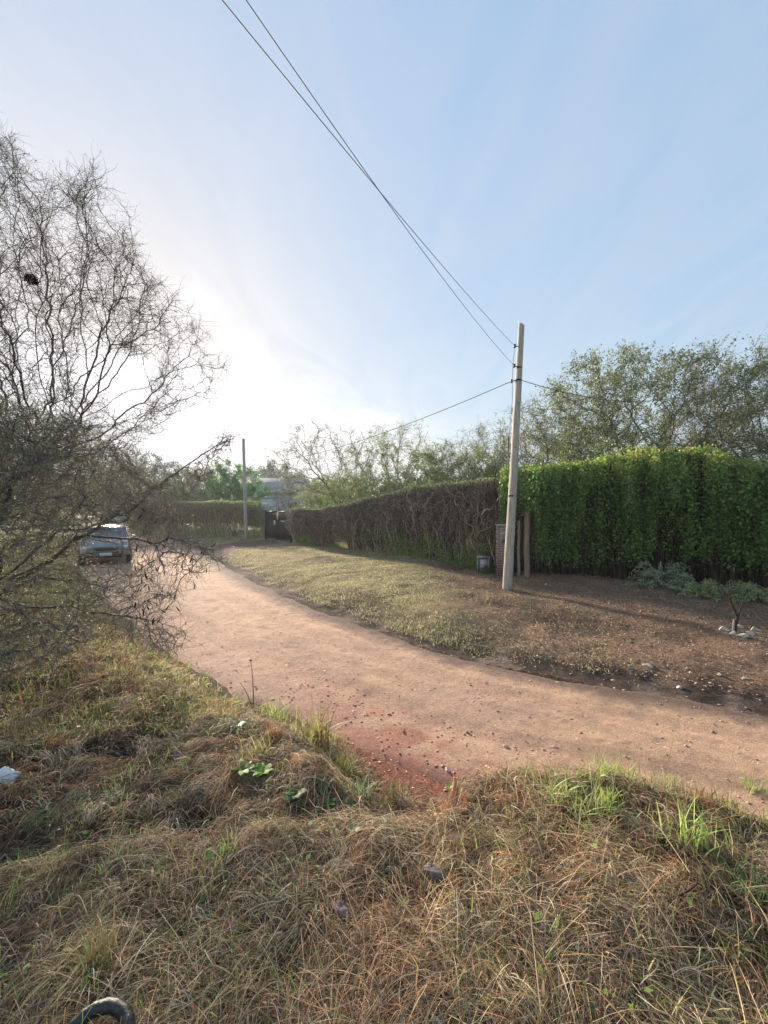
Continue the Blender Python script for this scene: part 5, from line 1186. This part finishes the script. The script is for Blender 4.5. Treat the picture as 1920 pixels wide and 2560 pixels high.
# leaf litter on the bare soil by the green hedge
lm = MB(); n = 60000; x = rg.uniform(.5, 14, n); y = rg.uniform(3, 12.5, n); df, dn = planar(x, y); ok = (df > .5) & (df < 8) & (rg.random(n) < sst(.4, 3, x)); x, y = x[ok], y[ok]
lm.add(*leaves(np.c_[x, y, height(x, y) + rg.uniform(.004, .02, len(x))], rg.uniform(.012, .045, len(x)), pal([(.42, .27, .18), (.26, .165, .115), (.50, .38, .27), (.12, .085, .065), (.22, .21, .10), (.60, .52, .44)], len(x), rg, .2, [3, 3, 1.2, 2, 1.6, .12]), .6, rg, np.array([0, 0, 1.]), .55))
tag(lm.build('leaf_litter', M['straw']), 'fallen brown leaves over the bare soil below the green hedge', 'leaves', kind='stuff')
# lawn beyond hedges and far left field
fm = MB(); n = 26000; r = np.exp(rg.uniform(math.log(9), math.log(70), n)); a = rg.uniform(-1.1, .9, n); x = r * np.sin(a); y = r * np.cos(a); df, dn = planar(x, y); ok = ((df > 7.5) | ((dn > .3) & (r > 11))) & (r > 11); x, y, r = x[ok], y[ok], r[ok]
fm.add(*upright(x, y, height(x, y), 5, .10 + .08 * rg.random(len(x)), 1.0, .004 * np.maximum(1, r / 10), BRT + GRN, rg, None, 4))
tag(fm.build('field_grass', M['leaf']), 'rough green grass of the gardens and field further off', 'grass', kind='stuff')

# --- tufts that stand out one by one
def tuft(name, label, u, v, n, h, spread, wid, cols, seed, cat='grass tuft', group='grass tufts on the near bank', root_r=.03, droop=.5):
    rg = np.random.default_rng(seed); x, y, z = gpx(u, v); m = MB(); m.add(*upright(np.zeros(1), np.zeros(1), np.zeros(1) + .01, int(n * 1.25), h * 1.3, spread, wid, cols, rg, None, 7, droop, root_r)); o = m.build(name, M['leaf']); o.location = (x, y, z)
    return tag(o, label, cat, group)
YG = [(.34, .45, .12), (.44, .50, .17), (.26, .37, .11)]
tuft('grass_tuft', 'stiff upright olive tuft of fine blades beside the red soil patch', 1325, 1985, 110, .22, .28, .0014, [(.17, .20, .07), (.24, .24, .10)], 501, root_r=.022)
tuft('grass_tuft', 'largest bright green tuft crowning the bank above the road', 1530, 1960, 170, .17, .9, .0030, YG, 502, root_r=.10)
tuft('grass_tuft', 'green tuft spilling down just below the largest bright one', 1420, 2020, 120, .13, 1.0, .0028, GRN, 503, root_r=.09)
tuft('grass_tuft', 'short bright tuft between the largest one and the straw slope', 1520, 2035, 45, .13, .6, .0030, YG, 504, root_r=.03)
tuft('grass_tuft', 'green and reddish tuft on the road rim beyond the largest one', 1672, 1985, 90, .13, .9, .0026, GRN + [(.30, .14, .07)], 505, root_r=.05)
tuft('grass_tuft', 'broad-bladed tuft with a folded pale blade in the straw slope', 1735, 2120, 42, .16, .7, .0042, YG, 506, root_r=.055)
tuft('grass_tuft', 'green tuft at the very edge of the frame on the road rim', 1885, 1990, 60, .12, .8, .0026, GRN, 507, root_r=.04)
tuft('grass_tuft', 'long-bladed yellow-green tuft on the rim of the mound by the road', 790, 1870, 110, .30, .75, .0046, [(.24, .26, .08), (.33, .33, .12), (.30, .20, .09)], 508, root_r=.07)
tuft('grass_tuft', 'small fresh green tuft beside the long-bladed one', 690, 1810, 70, .17, .9, .0040, YG, 509, root_r=.06)
tuft('grass_tuft', 'pale yellow drooping tuft below the long-bladed one', 850, 1940, 90, .16, 1.3, .0034, [(.33, .33, .10), (.38, .33, .13)], 510, root_r=.07)
tuft('grass_tuft', 'grey-green leafy tuft at the end of the mound over the trail', 900, 2010, 50, .14, 1.0, .0048, [(.16, .22, .12), (.20, .26, .14)], 511, root_r=.03)
tuft('grass_tuft', 'dark fine tuft hanging beside the trail', 985, 2010, 90, .15, .6, .0018, [(.10, .12, .05), (.18, .14, .08)], 512, root_r=.05)
tuft('grass_tuft', 'mixed green and straw tuft fanning out behind the black tyre piece', 235, 2455, 170, .15, 1.1, .0017, [(.22, .28, .12), (.36, .27, .13), (.40, .27, .13)], 513, root_r=.03, droop=.7)
tuft('grass_tuft', 'thin green tuft in the straw above the small stone', 560, 2160, 42, .11, .8, .0020, GRN, 514, root_r=.02)
tuft('grass_tuft', 'pale green tuft low in the straw near the left side', 290, 2175, 42, .11, 1.0, .0020, [(.22, .26, .14), (.28, .30, .16)], 515, root_r=.02)
tuft('grass_tuft', 'sparse tuft at the bottom edge near the middle', 810, 2480, 44, .10, .9, .0016, [(.22, .27, .12), (.33, .25, .13)], 516, root_r=.02)
tuft('grass_tuft', 'soft yellow tuft on the near mound in the middle of the straw', 640, 1905, 80, .14, 1.1, .0026, [(.36, .33, .14), (.27, .29, .11)], 517, root_r=.05)
tuft('grass_tuft', 'rust brown tuft beside the fresh green one on the mound', 678, 1850, 80, .10, .9, .0024, [(.28, .13, .06), (.36, .19, .08)], 518, root_r=.035)
tuft('grass_tuft', 'feathery green tuft low at the right frame edge', 1870, 2245, 120, .09, .9, .0020, [(.10, .20, .06), (.14, .25, .08)], 519, root_r=.05)
def rosette(name, label, u, v, n, size, cols, seed, wid=.42):
    rg = np.random.default_rng(seed); x, y, z = gpx(u, v); a = np.arange(n) * 2.4 + rg.normal(size=n) * .2; K = 6; t = np.linspace(0, 1, K)[None]; Ls = size * rg.uniform(.7, 1.15, n)
    out = Ls[:, None] * t; up = Ls[:, None] * (.75 * t - .45 * t ** 2) * rg.uniform(.6, 1.2, (n, 1)); P = np.dstack([np.cos(a)[:, None] * out, np.sin(a)[:, None] * out, up + .02])
    W = Ls[:, None] * wid * .5 * np.sin(np.clip(t * .92 + .08, 0, 1) * math.pi) ** .7; S = np.c_[-np.sin(a), np.cos(a), .15 * rg.normal(size=n)][:, None]
    m = MB(); m.add(*strips(P, W, S, pal(cols, n, rg, .12))); o = m.build(name, M['leaf']); o.location = (x, y, z + .02); return tag(o, label, 'weed', 'broad-leaved weeds on the near bank')
BG_ = [(.16, .34, .05), (.20, .38, .06)]
rosette('broadleaf_weed', 'bright green broad-leaved weed on the mound, the left of the close pair', 605, 1945, 7, .085, BG_, 601)
rosette('broadleaf_weed', 'bright green broad-leaved weed on the mound, the right of the close pair', 655, 1950, 9, .085, BG_, 602)
rosette('broadleaf_weed', 'bluish green mullein-like rosette near the road rim of the mound', 590, 1828, 9, .085, [(.17, .25, .17), (.22, .30, .21)], 603, .5)
rosette('broadleaf_weed', 'dark green leafy weed on the shaded slope of the mound', 735, 2010, 14, .075, [(.07, .17, .05), (.10, .21, .06)], 604, .5)
rosette('broadleaf_weed', 'small dark green weed at the foot of the mound slope', 822, 2030, 9, .045, [(.08, .20, .05)], 605, .6)
rosette('broadleaf_weed', 'pale green rosette on the trail rim in the middle', 1125, 1985, 10, .045, [(.30, .38, .12)], 606, .4)
rosette('broadleaf_weed', 'tiny bright sprig in the straw near the centre', 1010, 2290, 5, .03, [(.15, .30, .08)], 607, .6)
rosette('broadleaf_weed', 'light green weed with rounded leaves below the mound', 885, 2100, 8, .045, [(.28, .36, .18)], 608, .5)
tuft('grass_tuft', 'low tuft of weeds around the foot of the tall pole', 1282, 1478, 60, .13, 1.2, .004, [(.20, .22, .09), (.30, .25, .13)], 520, root_r=.12, group='grass tufts by the poles')
tuft('grass_tuft', 'dry grass tuft in front of the tall pole on the verge', 1225, 1500, 90, .12, 1.2, .004, [(.36, .33, .16), (.30, .25, .13)], 521, root_r=.2, group='grass tufts by the poles')
tuft('grass_tuft', 'short grass around the base of the slim pole near the gate', 612, 1350, 60, .20, 1.0, .008, [(.30, .33, .14), (.36, .33, .17)], 522, root_r=.22, group='grass tufts by the poles')
# tall dry stalks
def stalk(label, u, v, du, dv, depth, r_, col, seed, head=0, name='dry_stalk'):
    x, y, z = gpx(u, v); y2 = y + depth; tip = np.array([(u + du - 960) / 1000 * y2 - x, y2 - y, CAMZ - (v + dv - 1272) / 1000 * y2 - z]); rg = np.random.default_rng(seed); k = 9; t = np.linspace(0, 1, k)[:, None]
    P = tip[None] * t + np.c_[np.sin(t * 3) * .012, 0 * t, np.sin(t * math.pi) * .02]
    root = thing(name, label, 'stalk', (x, y, z), 0, 'dry stalks'); V, F = one_tube(P, np.linspace(r_, r_ * .5, k), 5); m = MB(); m.add(V, F, col); m.build('stem', M['straw'], root)
    if head:
        n = 260; f = rg.random((n, 1)) ** .8; c = P[-1] - (P[-1] - P[-3]) * f * head; hd = MB(); d = norm(P[-1] - P[-3]); 
        b = c + rg.normal(size=(n, 3)) * .002; e = b + norm(d[None] * .9 + rg.normal(size=(n, 3)) * .55) * .022; S = norm(rg.normal(size=(n, 3)))[:, None]
        hd.add(*strips(np.stack([b, e], 1), np.tile([.0011, .0003], (n, 1)), S, pal([(.38, .27, .16), (.32, .21, .12)], n, rg))); hd.build('seed_head', M['straw'], root)
stalk('tall thin dark stalk standing on the mound rim against the road', 632, 1775, -7, -125, .0, .006, (.10, .07, .045), 701)
stalk('short dark stalk leaning beside the tall thin one', 628, 1770, -30, -62, .0, .005, (.13, .085, .05), 702)
stalk('long pale stalk slanting down through the straw below the trail', 1178, 2280, -52, -270, .55, .0022, (.40, .31, .20), 703)
stalk('upright stalk with a furry tan seed head near the bottom edge', 1218, 2548, 0, -115, .02, .0020, (.40, .33, .20), 704, 1.4)
stalk('lying stalk ending in a thick furry tan seed head at the lower corner', 40, 2520, 85, -68, .06, .003, (.40, .28, .15), 705, 3.0)
stalk('lying stalk with a furry brown seed head in the upper straw', 270, 2215, 50, 22, -.03, .0025, (.40, .28, .15), 706, 3.0)
stalk('pale bent stalk on the sloping straw left of the trail', 555, 2025, 95, 45, -.02, .0028, (.42, .36, .18), 707)
stalk('thin stalk with bent tip over the road at the far bank rim', 1665, 1935, 22, -90, .0, .0022, (.36, .26, .16), 708)
stalk('thin pale stalk on the bank rim, next to the frame edge', 1880, 1990, 10, -90, .0, .0026, (.38, .33, .15), 709)
stalk('wilted pale stalk standing below the long-bladed tuft', 480, 2080, 25, -130, .0, .0028, (.30, .24, .14), 710)
# dead fallen branch on the straw
xb, yb, zb_ = gpx(1700, 2285); V, F = one_tube([(0, 0, 0), (.05, .01, .012), (.1, .03, .02), (.135, .07, .03)], [.004, .0045, .004, .002], 6); m = MB(); m.add(V, F, (.05, .035, .03)); o = m.build('fallen_twig', M['bark']); o.location = (xb, yb, zb_ + .06)
tag(o, 'curved dark twig lying on top of the straw slope', 'twig')

# ------------------------------------------------------------------ thin morning haze
V, F = box((0, 320, 9), (960, 840, 40)); m = MB(); m.add(V, F, (.8, .8, .8))
hm = bpy.data.materials.new('haze'); hm.use_nodes = True; t = hm.node_tree; t.nodes.remove(t.nodes['Principled BSDF'])
pv = t.nodes.new('ShaderNodeVolumePrincipled'); pv.inputs['Color'].default_value = (.86, .91, 1, 1); pv.inputs['Density'].default_value = .0007; pv.inputs['Anisotropy'].default_value = .35
t.links.new(pv.outputs[0], t.nodes['Material Output'].inputs['Volume'])
tag(m.build('haze', hm), kind='stuff')
